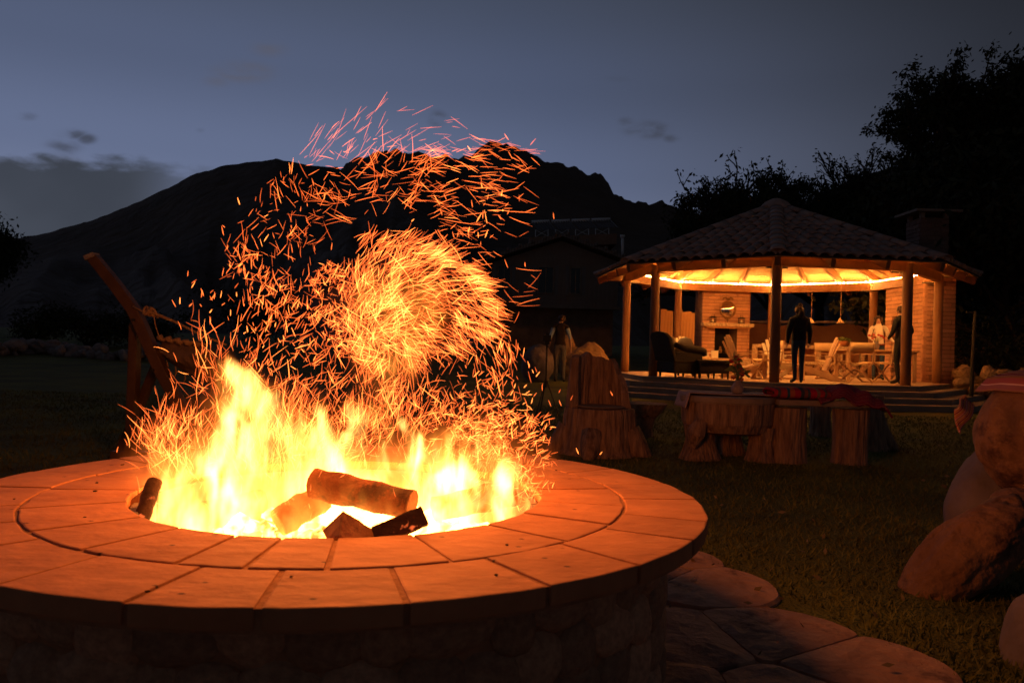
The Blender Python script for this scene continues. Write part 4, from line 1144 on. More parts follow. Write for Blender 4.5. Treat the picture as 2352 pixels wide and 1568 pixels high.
# ------------------------------------------------------------------ people
def person(label, base, rz, H, pose, mats, sleeve='long', bulk=1.0, hair='bun', hip=1.0):
    """one continuous skinned body facing +y; mats: top, arm, leg, shoe (material names)"""
    k = H / 1.70
    J = dict(pel=(0, 0, .93), waist=(0, 0, 1.06), chest=(0, .005, 1.25), nb=(0, -.01, 1.41), neck=(0, -.005, 1.49), head=(0, .02, 1.575), crown=(0, .01, 1.645))
    for s, n in ((-1, 'L'), (1, 'R')):
        J.update({'sh' + n: (s * .165, -.005, 1.385), 'el' + n: (s * .225, -.03, 1.12), 'wr' + n: (s * .235, .03, .88),
                  'hp' + n: (s * .09, 0, .90), 'kn' + n: (s * .10, .02, .49), 'an' + n: (s * .10, -.03, .09), 'ft' + n: (s * .115, .06, .045), 'to' + n: (s * .125, .15, .03)})
    J.update(pose)
    RAD = dict(pel=(.135 * hip, .105), waist=(.118, .09), chest=(.145, .10), nb=(.085, .07), neck=(.052, .055), head=(.075, .09), crown=(.055, .065),
               sh=(.062, .062), el=(.042, .042), wr=(.027, .025), hp=(.088 * hip, .092), kn=(.056, .06), an=(.042, .045), ft=(.042, .035), to=(.032, .022))
    top = ('pel', 'waist', 'chest', 'nb', 'sh', 'el') + (('wr',) if sleeve == 'long' else ())
    names = []; co = []; rad = []; edges = []
    def addv(n, c, r): names.append(n); co.append(Vector(c) * k); rad.append((r[0] * k, r[1] * k)); return len(names) - 1
    ix = {}
    for n in J:
        r = RAD.get(n) or RAD[n[:-1]]
        b = bulk if (n in top or n[:-1] in ('sh', 'el') or (n[:-1] == 'wr' and sleeve == 'long')) else 1.0
        ix[n] = addv(n, J[n], (r[0] * b, r[1] * b))
    E = [('pel', 'waist'), ('waist', 'chest'), ('chest', 'nb'), ('nb', 'neck'), ('neck', 'head'), ('head', 'crown')]
    tags = ['top', 'top', 'top', 'neck', 'head', 'head']
    for n in 'LR':
        E += [('nb', 'sh' + n), ('sh' + n, 'el' + n), ('el' + n, 'wr' + n), ('pel', 'hp' + n), ('hp' + n, 'kn' + n), ('kn' + n, 'an' + n), ('an' + n, 'ft' + n), ('ft' + n, 'to' + n)]
        tags += ['top', 'arm', 'fore', 'leg', 'leg', 'leg', 'shoe', 'shoe']
    edges = [(ix[a], ix[b]) for a, b in E]
    for n, s in (('L', -1), ('R', 1)):
        w = Vector(J['wr' + n]); e = Vector(J['el' + n]); d = (w - e).normalized()
        side = d.cross(Vector((s, .2, 0))).normalized()     # across the palm
        thin = d.cross(side).normalized()
        pm = w + d * .055
        p = addv('palm', pm, (.030, .016)); edges.append((ix['wr' + n], p)); tags.append('hand')
        for j, (off, L) in enumerate(((-.024, .068), (-.008, .078), (.009, .072), (.025, .058))):
            a = addv('f', pm + d * .035 + side * off, (.0095, .009)); b = addv('f', pm + d * (.035 + L * .55) + side * off * 1.15 + thin * .006 * s, (.008, .008)); c = addv('f', pm + d * (.035 + L) + side * off * 1.2 + thin * .018 * s, (.0065, .0065))
            edges += [(p, a), (a, b), (b, c)]; tags += ['hand'] * 3
        a = addv('t', pm + side * -.036 + d * .004, (.011, .010)); b = addv('t', pm + side * -.050 + d * .040, (.008, .008))
        edges += [(p, a), (a, b)]; tags += ['hand'] * 2
    me = bpy.data.meshes.new('body_skin'); me.from_pydata([tuple(c) for c in co], edges, [])
    o = bpy.data.objects.new('person', me); COL.objects.link(o)
    md = o.modifiers.new('skin', 'SKIN'); md.use_smooth_shade = True; md.branch_smoothing = .3
    sk = me.skin_vertices[0].data
    for i, r in enumerate(rad): sk[i].radius = r; sk[i].use_root = (i == 0)
    ss = o.modifiers.new('sub', 'SUBSURF'); ss.levels = 2; ss.render_levels = 2
    dg = bpy.context.evaluated_depsgraph_get(); ev = o.evaluated_get(dg)
    m2 = bpy.data.meshes.new_from_object(ev)
    o.modifiers.clear(); o.data = m2; m2.name = 'person'
    m2.materials.clear()
    order = ['top', 'arm', 'fore', 'leg', 'shoe', 'hand', 'head', 'neck']
    for q in order: m2.materials.append(MT[mats.get(q, 'skin')])
    segs = [(co[a], co[b], t, rad[a][0]) for (a, b), t in zip(edges, tags)]
    mi = []
    for pl in m2.polygons:
        c = pl.center; best = (9, None)
        for a, b, t, r in segs:
            ab = b - a; u = max(0, min(1, (c - a).dot(ab) / max(ab.length_squared, 1e-9)))
            d = (c - a - ab * u).length - r * .6
            if d < best[0]: best = (d, t, u)
        t = best[1]
        if t == 'leg' and c.z > .93 * k: t = 'top'
        if t == 'top' and c.z < .90 * k: t = 'leg'
        mi.append(order.index(t))
    m2.polygons.foreach_set('material_index', mi)
    m2.polygons.foreach_set('use_smooth', [True] * len(m2.polygons))
    o.location = base; o.rotation_euler = (0, 0, rz)
    tag(o, label, 'person')
    hd = Vector(J['head']) * k
    def HB(v): return hd + Vector(v) * k
    # face
    f = MB(); f.rock(HB((0, .098, -.005)), (.011 * k, .018 * k, .02 * k), 1, 1, .05); f.build('nose', MT['skin'], o, smooth=True)
    for s in (-1, 1):
        f = MB(); f.rock(HB((s * .03, .083, .02)), (.011 * k, .008 * k, .008 * k), 1, 1, 0); f.build('eye', MT['black'], o, smooth=True)
        f = MB(); f.rock(HB((s * .081, .0, .0)), (.012 * k, .022 * k, .032 * k), 1, 1, .1); f.build('ear', MT['skin'], o, smooth=True)
    f = MB(); f.rock(HB((0, .086, -.045)), (.024 * k, .010 * k, .008 * k), 1, 1, .1); f.build('mouth', MT['lip'], o, smooth=True)
    h = MB()
    vs, fs = ico(3)
    keep = []
    for v in vs:
        r = 1 + .05 * mnoise.noise(v * 5) + .03 * mnoise.noise(v * 14)
        w = Vector((v.x * .094 * r, v.y * .108 * r - .012, v.z * .105 * r + .028))
        if v.y > .35 and v.z < .45: w.y = min(w.y, .045)
        if v.z < -.5: w.z = -.03
        keep.append(HB(w))
    h.add(keep, fs)
    if hair == 'bun':
        h.rock(HB((0, -.05, .135)), (.05 * k, .05 * k, .045 * k), 4, 2, .2)
        h.tube([HB((0, -.085, .02)), HB((0, -.10, -.05)), HB((0, -.085, -.13)), HB((.01, -.07, -.19))], [.06 * k, .062 * k, .05 * k, .02 * k], 8, wob=.3)
    elif hair == 'long':
        rnd = random.Random(2)
        for i in range(26):
            a = PI * (.02 + .96 * i / 25) + PI
            c0 = Vector((math.cos(a) * .088, math.sin(a) * .095 - .01, .02))
            L = .30 + .05 * rnd.random()
            h.tube([HB(c0 + Vector((0, 0, .06))), HB(c0 * 1.06 + Vector((0, 0, -.09))), HB(c0 * 1.30 + Vector((rnd.uniform(-.01, .01), .01, -.20))), HB(c0 * 1.45 + Vector((rnd.uniform(-.02, .02), .02, -L)))], [.02 * k, .024 * k, .024 * k, .006 * k], 6)
    h.build('hair', MT['hair'], o, smooth=True)
    return o

g = P(1835, 878, 16.35)
pp = person('girl seen from behind in a dark jacket and blue jeans at the floor edge', (g.x, 16.42, ZF), math.radians(8), 1.62,
            dict(elL=(-.245, -.02, 1.13), wrL=(-.25, .02, .90), elR=(.245, -.03, 1.13), wrR=(.262, .03, .90), knL=(-.085, .01, .49), anL=(-.08, -.02, .09), ftL=(-.09, .06, .045), toL=(-.10, .15, .03), knR=(.085, .02, .49), anR=(.075, -.01, .09), ftR=(.11, .06, .045), toR=(.14, .14, .03)),
            dict(top='jacket', arm='jacket', fore='jacket', leg='jeans', shoe='shoe', neck='hair'), bulk=1.52, hair='bun', hip=1.15)
w_ = person('woman in a white blouse with long dark hair standing behind the dining table', (P(2016, 850, 20.4).x, 20.4, ZF), math.radians(160), 1.66,
            dict(elL=(-.26, -.02, 1.14), wrL=(-.36, .12, 1.02), elR=(.24, .03, 1.14), wrR=(.12, .20, 1.05), head=(.02, .03, 1.575), crown=(.02, .015, 1.645)),
            dict(top='shirt', arm='shirt', fore='shirt', leg='jeans', shoe='shoe'), bulk=1.12, hair='long')
b = MB(); b.tube([(.15 * math.cos(i * PI / 8), .115 * math.sin(i * PI / 8), .915) for i in range(17)], .022, 6, cap=False); b.build('belt', MT['belt'], w_, smooth=True)
person('man in black clothes standing half hidden behind the right front post', (P(2068, 850, 17.4).x, 17.4, ZF), math.radians(25), 1.74,
       dict(elL=(-.25, .0, 1.13), wrL=(-.17, .17, 1.0), elR=(.27, -.06, 1.14), wrR=(.20, .08, .95)),
       dict(top='black', arm='black', fore='black', leg='black', shoe='shoe'), bulk=1.22, hair='short')
gp = G(1284, 877)
MANY = gp.y
m_ = person('man in a dark vest and grey trousers walking away across the lawn', (gp.x, gp.y, gp.z), math.radians(-6), 155 * gp.y / FPX,
       dict(shL=(-.16, -.01, 1.39), elL=(-.24, -.05, 1.14), wrL=(-.26, .10, .98), elR=(.25, -.04, 1.13), wrR=(.27, .01, .88),
            knL=(-.09, .05, .49), anL=(-.09, .06, .09), ftL=(-.10, .13, .045), toL=(-.11, .21, .03), knR=(.10, .0, .49), anR=(.11, -.10, .10), ftR=(.12, -.02, .045), toR=(.13, .06, .03), head=(.03, .04, 1.56), crown=(.035, .03, 1.63)),
       dict(top='vest', arm='bshirt', fore='skin', leg='khaki', shoe='shoe'), sleeve='short', bulk=1.12, hair='short', hip=1.1)

# ------------------------------------------------------------------ lawn furniture and boulders
def trunkblock(b, c, prof0, seed, n=28, wob=.10, flute=.05, lean=(0, 0)):
    "an irregular stump: prof = (radius, z) list"
    vs = []; fs = []; n = max(n, 52); prof = []
    for (r0, z0), (r1, z1) in zip(prof0, prof0[1:]):
        k_ = max(1, int((z1 - z0) / .05)); prof += [(r0 + (r1 - r0) * i / k_, z0 + (z1 - z0) * i / k_) for i in range(k_)]
    prof.append(prof0[-1])
    for i, (r, z) in enumerate(prof):
        for k in range(n):
            t = 2 * PI * k / n; d = Vector((math.cos(t), math.sin(t), 0))
            rr = r * (1 + wob * mnoise.noise(d * 1.3 + Vector((seed * 3.3, 0, z * 1.2))) + flute * mnoise.noise(d * 5 + Vector((seed, seed * 2.1, z * .5))) - flute * .9 * abs(mnoise.noise(d * 9 + Vector((seed * 4, 1, z * .8)))) + flute * .25 * mnoise.noise(d * 14 + Vector((seed, 3, z * 6))))
            vs.append((c[0] + d.x * rr + lean[0] * z, c[1] + d.y * rr + lean[1] * z, c[2] + z))
    m = len(prof)
    for i in range(m - 1):
        for k in range(n): fs.append((i * n + k, i * n + (k + 1) % n, (i + 1) * n + (k + 1) % n, (i + 1) * n + k))
    fs.append(tuple(range(n))[::-1]); fs.append(tuple((m - 1) * n + k for k in range(n)))
    b.add(vs, fs)

def log_throne():
    p = G(1375, 1038)
    t = thing('stump_chair', 'large armchair carved from one weathered tree stump', 'stump chair', p, math.radians(-12))
    b = MB(); trunkblock(b, (0, 0, -.05), [(.47, 0), (.42, .1), (.39, .28), (.38, .45), (.365, .53)], 3); b.build('seat_block', MT['stump'], t, smooth=False)
    # hollowed back, an arc of trunk left standing
    b = MB(); vs = []; fs = []; n = 60; lv = 13
    for i in range(n + 1):
        a = math.radians(22 + 186 * i / n)
        for j in range(lv):
            u = j / (lv - 1)
            f_ = i / n; top = 1.05 - .10 * abs(f_ - .62) - .34 * max(0, .24 - f_) / .24 + .07 * mnoise.noise(Vector((f_ * 8, 2, 0))) + .02 * mnoise.noise(Vector((f_ * 40, 2, 0)))
            z = .46 + (top - .46) * u
            ro = .37 * (1 - .12 * u) * (1 + .10 * mnoise.noise(Vector((math.cos(a) * 3, math.sin(a) * 3, z * 1.1))) - .07 * abs(mnoise.noise(Vector((math.cos(a) * 9, math.sin(a) * 9, z)))))
            ri = ro - .11 + .03 * u
            vs += [(ro * math.cos(a), ro * math.sin(a), z), (ri * math.cos(a), ri * math.sin(a), z)]
    L2 = lv * 2
    for i in range(n):
        for j in range(lv - 1):
            a0 = i * L2 + j * 2; a1 = (i + 1) * L2 + j * 2
            fs += [(a0, a1, a1 + 2, a0 + 2), (a0 + 1, a0 + 3, a1 + 3, a1 + 1)]
        e = lv * 2 - 2; a0 = i * L2 + e; a1 = (i + 1) * L2 + e; fs.append((a0, a1, a1 + 1, a0 + 1))
    for i in (0, n):
        for j in range(lv - 1):
            a0 = i * L2 + j * 2; fs.append((a0, a0 + 2, a0 + 3, a0 + 1) if i == 0 else (a0 + 1, a0 + 3, a0 + 2, a0))
    b.add(vs, fs); b.build('backrest', MT['stump'], t, fixn=True)
    b = MB(); trunkblock(b, (0, 0, .485), [(.25, 0), (.27, .012), (.25, .02)], 9, wob=.04); b.build('seat_top', MT['stumptop'], t)
    for i, (a, r) in enumerate(((-.2, .16), (3.4, .18), (1.6, .15), (4.6, .13))):
        b = MB(); b.tube([(math.cos(a) * .30, math.sin(a) * .30, .22), (math.cos(a) * .42, math.sin(a) * .42, .06), (math.cos(a) * .56, math.sin(a) * .56, -.04)], [r, r * .8, r * .3], 9, wob=.2, seed=i); b.build('root', MT['stump'], t, smooth=True)
    p = G(1480, 1000)
    t = thing('forked_stump', 'leaning forked root stool just right of the stump armchair', 'stump stool', p, 0)
    b = MB(); trunkblock(b, (-.12, 0, -.03), [(.22, 0), (.19, .12), (.20, .26), (.27, .36), (.31, .45)], 5, wob=.22, lean=(.22, 0)); b.build('trunk', MT['stump'], t)
    b = MB(); b.tube([(-.10, 0, .30), (-.30, .02, .33), (-.50, .05, .28)], [.13, .11, .08], 9, wob=.2); b.build('root', MT['stump'], t)
log_throne()

def stump_table():
    p = G(1668, 1050); y = p.y
    t = thing('stump_table', 'round table cut from a broad root stump under a cloth runner', 'stump table', p, 0)
    zt = P(1668, 912, y - .40).z - p.z
    b = MB(); trunkblock(b, (0, 0, zt - .40), [(.30, 0), (.43, .03), (.475, .12), (.485, .25), (.49, .33)], 7, wob=.06, flute=.09, n=44); b.build('block', MT['stump'], t)
    b = MB(); trunkblock(b, (0, 0, zt - .072), [(.49, 0), (.50, .02), (.50, .06), (.485, .072)], 7, wob=.04, flute=.03, n=44); b.build('table_top', MT['stumptop'], t)
    for i, (a, r0, r1, x) in enumerate(((3.5, .15, .19, .34), (-.5, .12, .14, .36), (1.3, .14, .17, .30), (5.0, .06, .05, .34))):
        if i == 3: continue
        c = Vector((math.cos(a), math.sin(a), 0))
        b = MB(); trunkblock(b, c * x + Vector((0, 0, -.05)), [(r1 * 1.25, 0), (r1, .12), (r0, .25), (r0 * 1.2, .40)], i + 11, wob=.22, flute=.12, n=20); b.build('leg', MT['stump'], t)
    b = MB(); b.tube([(-.44, -.30, .16), (-.42, -.36, .30), (-.36, -.36, .42)], [.07, .10, .06], 9, wob=.3); b.build('knot', MT['stump'], t)
    # runner
    base = p + Vector((0, 0, zt + .006))
    def fr(u, v):
        x = -.56 + 1.04 * u; yy = -.26 + .55 * v
        z = .010 + .004 * math.sin(9 * u + 5 * v) + .007 * max(0, mnoise.noise(Vector((u * 5, v * 4, 0))))
        if u < .10:
            k = (.10 - u) / .10; x = -.56 + .104 - .045 * k; z -= .15 * k
        return base + Vector((x, yy + .03 * math.sin(4 * u), z))
    cl = stripes('runner_cloth', [(0, (.55, .34, .30)), (.42, (.30, .15, .16)), (.5, (.62, .42, .36)), (.9, (.40, .22, .2))], 9, 'Y')
    o = sheet('table_runner', fr, 40, 12, cl); tag(o, 'faded pink woven runner lying over the stump table', 'table runner')
    v = P(1692, 905, y - .1)
    t = thing('flower_vase', 'small clay vase with orange flowers on the stump table', 'vase', (v.x, y - .12, base.z + .020))
    b = MB(); b.lathe([(.045, 0), (.062, .02), (.066, .06), (.045, .10), (.028, .125), (.035, .14)], 18); b.build('body', MT['vase'], t, smooth=True)
    rnd = random.Random(12)
    for i in range(17):
        a = rnd.uniform(0, 6.28); zz = rnd.uniform(.20, .41); r = rnd.uniform(.01, .07) * (1.3 - zz)
        q = Vector((math.cos(a) * r + (.02 if zz < .3 else -.02), math.sin(a) * r, zz))
        b = MB(); b.tube([(0, 0, .12), q * .6 + Vector((0, 0, .04)), q], .0035, 4); s = b.build('stem', MT['green'], t)
        b = MB()
        if i % 3 == 0: b.rock(q, (.028, .028, .022), i, 1, .5); b.build('blossom', MT['red'], s)
        elif i % 3 == 1: b.rock(q - Vector((0, 0, .05)), (.035, .034, .026), i, 1, .5); b.build('blossom', MT['orange'], s)
        else: leaves_into(b, q, .02, 8, .09, rnd, -.5); b.build('leaf', MT['green'], s)
stump_table()

def bench():
    p = G(1822, 1066); q = G(1938, 1058)
    y = (p.y + q.y) / 2
    t = thing('plank_bench', 'bench of a thick plank resting on two upright log legs', 'bench', (0, 0, 0))
    zt = P(1830, 933, y - .2).z
    for s, (c, seed) in enumerate(((p, 21), (q, 22))):
        b = MB(); h = zt - c.z - .02
        trunkblock(b, (c.x, y + (.05 if s else 0), c.z - .05), [(.20, 0), (.185, .08), (.175, h * .5), (.18, h * .8), (.185, h + .045)], seed, wob=.12, flute=.10, n=24); b.build('leg', MT['stump'], t)
    x0 = P(1775, 930, y).x; x1 = P(2012, 930, y).x
    b = MB(); n = 14; vs = []
    b.box(((x0 + x1) / 2, y, zt + .035), (x1 - x0, .40, .06)); b.build('plank', MT['stumptop'], t, bevel=.015)
    # rolled striped cushion and folded blanket: separate things on the bench
    cl = stripes('striped_blanket', [(0, (.50, .03, .035)), (.10, (.12, .09, .09)), (.16, (.45, .05, .04)), (.30, (.05, .12, .17)), (.36, (.55, .12, .05)), (.46, (.50, .02, .05)), (.58, (.07, .07, .09)), (.66, (.30, .09, .06)), (.74, (.08, .10, .12)), (.80, (.58, .02, .05)), (.93, (.3, .16, .12))], 1.25, 'X')
    cx0, cx1 = P(1764, 915, y).x, P(1893, 915, y).x
    def fc(u, v):
        a = 2 * PI * v; x = cx0 + (cx1 - cx0) * u
        e = (1 - abs(2 * u - 1) ** 6) ** .5
        ry, rz = .235 * (.8 + .2 * e), .062 * (.35 + .65 * e)
        ca, sa = math.cos(a), math.sin(a)
        return Vector((x, y + ry * math.copysign(abs(ca) ** .6, ca), zt + .066 + .063 + rz * math.copysign(abs(sa) ** .7, sa) + .006 * mnoise.noise(Vector((u * 9, v * 6, 0)))))
    o = sheet('striped_cushion', fc, 48, 24, cl, thick=.004); tag(o, 'red, orange and blue striped woven cushion on the left half of the bench', 'cushion')
    c2 = stripes('wool_throw', [(0, (.28, .035, .06)), (.3, (.42, .16, .16)), (.36, (.22, .02, .045)), (.62, (.50, .2, .18)), (.68, (.25, .03, .06))], 13, 'Y')
    bx0, bx1 = P(1862, 915, y).x, P(2020, 915, y).x
    def fb(u, v):
        x = bx0 + (bx1 - bx0) * u; yy = y - .30 + .56 * v
        ridge = .12 * math.exp(-((u - .42 - .15 * (v - .5)) / .22) ** 2) + .06 * math.exp(-((u - .68) / .10) ** 2)
        z = zt + .075 + ridge + .035 * mnoise.noise(Vector((u * 6, v * 4, 3))) + .012 * mnoise.noise(Vector((u * 16, v * 12, 3)))
        if v < .25:
            kk = (.25 - v) / .25; z -= (.11 * kk) * (.4 + .6 * math.exp(-((u - .55) / .25) ** 2)) + .02 * kk; yy = y - .30 + .56 * v - .02 * kk + .10 * kk * (1 - abs(u - .5))
        if u > .9: z -= (u - .9) * 1.0
        return Vector((x, yy, z))
    o = sheet('wool_throw', fb, 60, 26, c2, thick=.02); tag(o, 'crumpled dark red woollen throw with pale stripes on the right half of the bench', 'blanket')
    # wide stump behind the bench
    c = G(2008, 1035); y2 = c.y + .15
    t = thing('flared_stump', 'broad stump with flaring root behind the right end of the bench', 'stump stool', (c.x, y2, gz(c.x, y2)))
    zz = P(2000, 905, y2).z - gz(c.x, y2)
    b = MB(); trunkblock(b, (-.03, 0, -.05), [(.27, 0), (.22, .12), (.19, .3), (.175, zz * .8), (.18, zz + .04)], 31, wob=.14, flute=.08, n=28); b.build('trunk', MT['stump'], t)
    b = MB(); b.tube([(.08, -.02, .42), (.13, -.03, .22), (.24, -.04, .06), (.33, -.05, -.03)], [.08, .10, .08, .03], 10, wob=.15); b.build('root', MT['stump'], t, smooth=True)
    c = G(1884, 1000)
    t = thing('small_stump', 'small round stump seen between the two bench legs', 'stump stool', c, 0)
    b = MB(); trunkblock(b, (0, 0, -.05), [(.17, 0), (.14, .1), (.13, .3), (.135, .47)], 35, wob=.1, n=20); b.build('trunk', MT['stump'], t)
    b = MB(); trunkblock(b, (0, 0, .421), [(.13, 0), (.125, .012)], 35, wob=.1, n=20); b.build('top', MT['stumptop'], t)
bench()

def boulder(label, c, size, seed, m, rot=(0, 0, 0), amp=.2, group=None, sub=5, name='boulder', freq=1.0, flatz=None):
    b = MB(); vs, fs = ico(sub); o_ = []; off = Vector((seed * 3.1, seed * 1.7, seed * 5.3))
    for v in vs:
        k = 1 + amp * 1.2 * mnoise.noise(v * freq + off) + amp * .30 * mnoise.noise(v * 2.6 + off) - amp * .28 * abs(mnoise.noise(v * 4.2 + off)) + amp * .10 * mnoise.fractal(v * 9 + off, 1.0, 2.0, 4)
        w = v * k
        if flatz and w.z > flatz: w.z = flatz + (w.z - flatz) * .25
        o_.append((w.x * size[0], w.y * size[1], w.z * size[2]))
    b.add(o_, fs)
    o = b.build(name, MT[m], smooth=True); o.location = c; o.rotation_euler = rot; o.data.materials[0] = MT[m]
    return tag(o, label, 'boulder', group)
c = P(1347, 775, 22.6); boulder('ochre boulder lit orange, right of the man in the vest', (c.x, 22.6, gz(c.x, 22.6) + .42), (.62, .5, .68), 12, 'boulw', (.1, .35, .3), .35)
c = P(1306, 752, 23.4); boulder('tall dark topped rock behind the head of the man in the vest', (c.x, 23.4, gz(c.x, 23.4) + .55), (.45, .4, .66), 16, 'boulw', (0, 0, 1.3), .3)
c = P(1236, 790, 21.5); boulder('rounded dark grey boulder left of the man in the vest', (c.x, 21.5, gz(c.x, 21.5) + .46), (.44, .42, .56), 14, 'bould', (0, 0, .4), .15)
# group of boulders at the right edge, near us
c = P(2362, 1003, 4.3); UB = Vector((c.x + .19, 4.42, c.z + .0))
boulder('big reddish boulder under the striped cloth at the right edge', UB, (.36, .36, .40), 21, 'boul', (0, 0, .5), .13, sub=5, flatz=.66)
c = P(2295, 1085, 4.75); boulder('smooth grey boulder propping up the reddish one', (c.x, 4.75, gz(c.x, 4.75) + .20), (.30, .30, .40), 23, 'bould', (0, .25, 1), .14)
a = P(2120, 1330, 3.72); c = P(2215, 1240, 3.95)
boulder('long reddish boulder lying on the lawn in the right foreground', (c.x + .03, 3.95, .20), (.42, .20, .155), 27, 'boul', (0, math.radians(-36), math.radians(14)), .22)
c = P(2340, 1172, 4.1); boulder('small round stone wedged between the big boulders at right', (c.x + .02, 4.1, c.z), (.16, .16, .11), 29, 'boul', (0, 0, 0), .12)
c = P(2370, 1500, 3.0); boulder('dim stone at the bottom right corner of the picture', (c.x + .03, 3.0, .04), (.12, .16, .22), 30, 'bould', (0, 0, 0), .15)
# ground shrub of dry grass under the boulders
cl = stripes('striped_cloth', [(0, (.30, .15, .12)), (.12, (.52, .38, .34)), (.15, (.36, .13, .06)), (.30, (.5, .36, .32)), (.33, (.26, .05, .06)), (.50, (.5, .36, .32)), (.53, (.38, .16, .07)), (.72, (.36, .10, .11)), (.85, (.65, .42, .4)), (.88, (.30, .12, .14))], 2.0, 'Y', wob=.03)
def drape(u, v):
    # lies over the domed top of the boulder, its hem following the front edge
    a = math.radians(165 + 250 * u); r = .355 * v * (1 + .03 * math.sin(5 * a) + .02 * math.sin(11 * a))
    e = max(0.0, v - .84)
    z = .262 + .085 * (1 - (r / .36) ** 2) - e * .30 + .010 * v * mnoise.noise(Vector((u * 9, v * 5, 1)))
    return UB + Vector((r * math.cos(a), r * math.sin(a), z + .022))
o = sheet('striped_cloth', drape, 70, 26, cl, thick=-.008); tag(o, 'orange and pink striped woven cloth draped over the reddish boulder', 'cloth')
def flap(u, v):
    a = P(2218, 905, 4.12); b_ = P(2190, 940, 4.10); c_ = P(2206, 996, 4.08)
    top = a.lerp(b_, u) ; bot = P(2240, 925, 4.14).lerp(c_, u * .9 + .1)
    q = top.lerp(bot, v); q.y += .02 * math.sin(6 * u + 3 * v)
    return q
o2 = sheet('hanging_corner', flap, 12, 12, cl, thick=.008)
o2.parent = o

# tripod
def tripod():
    p = G(1252, 952)
    t = thing('tripod', 'thin dark tripod with a small camera standing on the lawn behind the fire', 'tripod', p)
    top = P(1252, 868, p.y).z - p.z
    for a in (-.5, 1.9, 4.0):
        b = MB(); b.tube([(0, 0, top), (math.cos(a) * .24, math.sin(a) * .24, 0)], [.012, .009], 6); b.build('leg', MT['iron'], t)
    h = P(1252, 790, p.y).z - p.z
    b = MB(); b.tube([(0, 0, top - .15), (0, 0, h)], .013, 8); b.build('centre_column', MT['iron'], t)
    b = MB(); b.box((0, 0, h + .02), (.07, .07, .05)); b.build('head', MT['dark'], t)
    c = thing('camera', 'small dark camera mounted on the tripod behind the fire', 'camera', p + Vector((0, 0, h + .046)))
    b = MB(); b.box((0, 0, .05), (.13, .07, .10)); b.build('body', MT['dark'], c, bevel=.01)
    b = MB(); b.tube([(0, .03, .05), (0, .12, .05)], .035, 12); b.build('lens', MT['dark'], c, smooth=True)
    b = MB(); b.box((0, 0, .115), (.05, .05, .03)); b.build('viewfinder', MT['dark'], c)
tripod()

def pole():
    p = P(2231, 882, 17.5); q = P(2236, 715, 17.5)
    t = thing('thin_pole', 'thin dark wooden pole standing right of the pavilion steps', 'pole', (p.x, 17.5, gz(p.x, 17.5)))
    b = MB(); h = q.z - gz(p.x, 17.5); b.tube([(0, 0, -.1), (.02, 0, h * .5), (.05, 0, h)], [.045, .04, .035], 8); b.build('shaft', MT['trunk'], t, smooth=True)
    b = MB(); b.tube([(.05, 0, h - .03), (-.15, 0, h - .02)], .02, 6); b.build('peg', MT['trunk'], t)
pole()

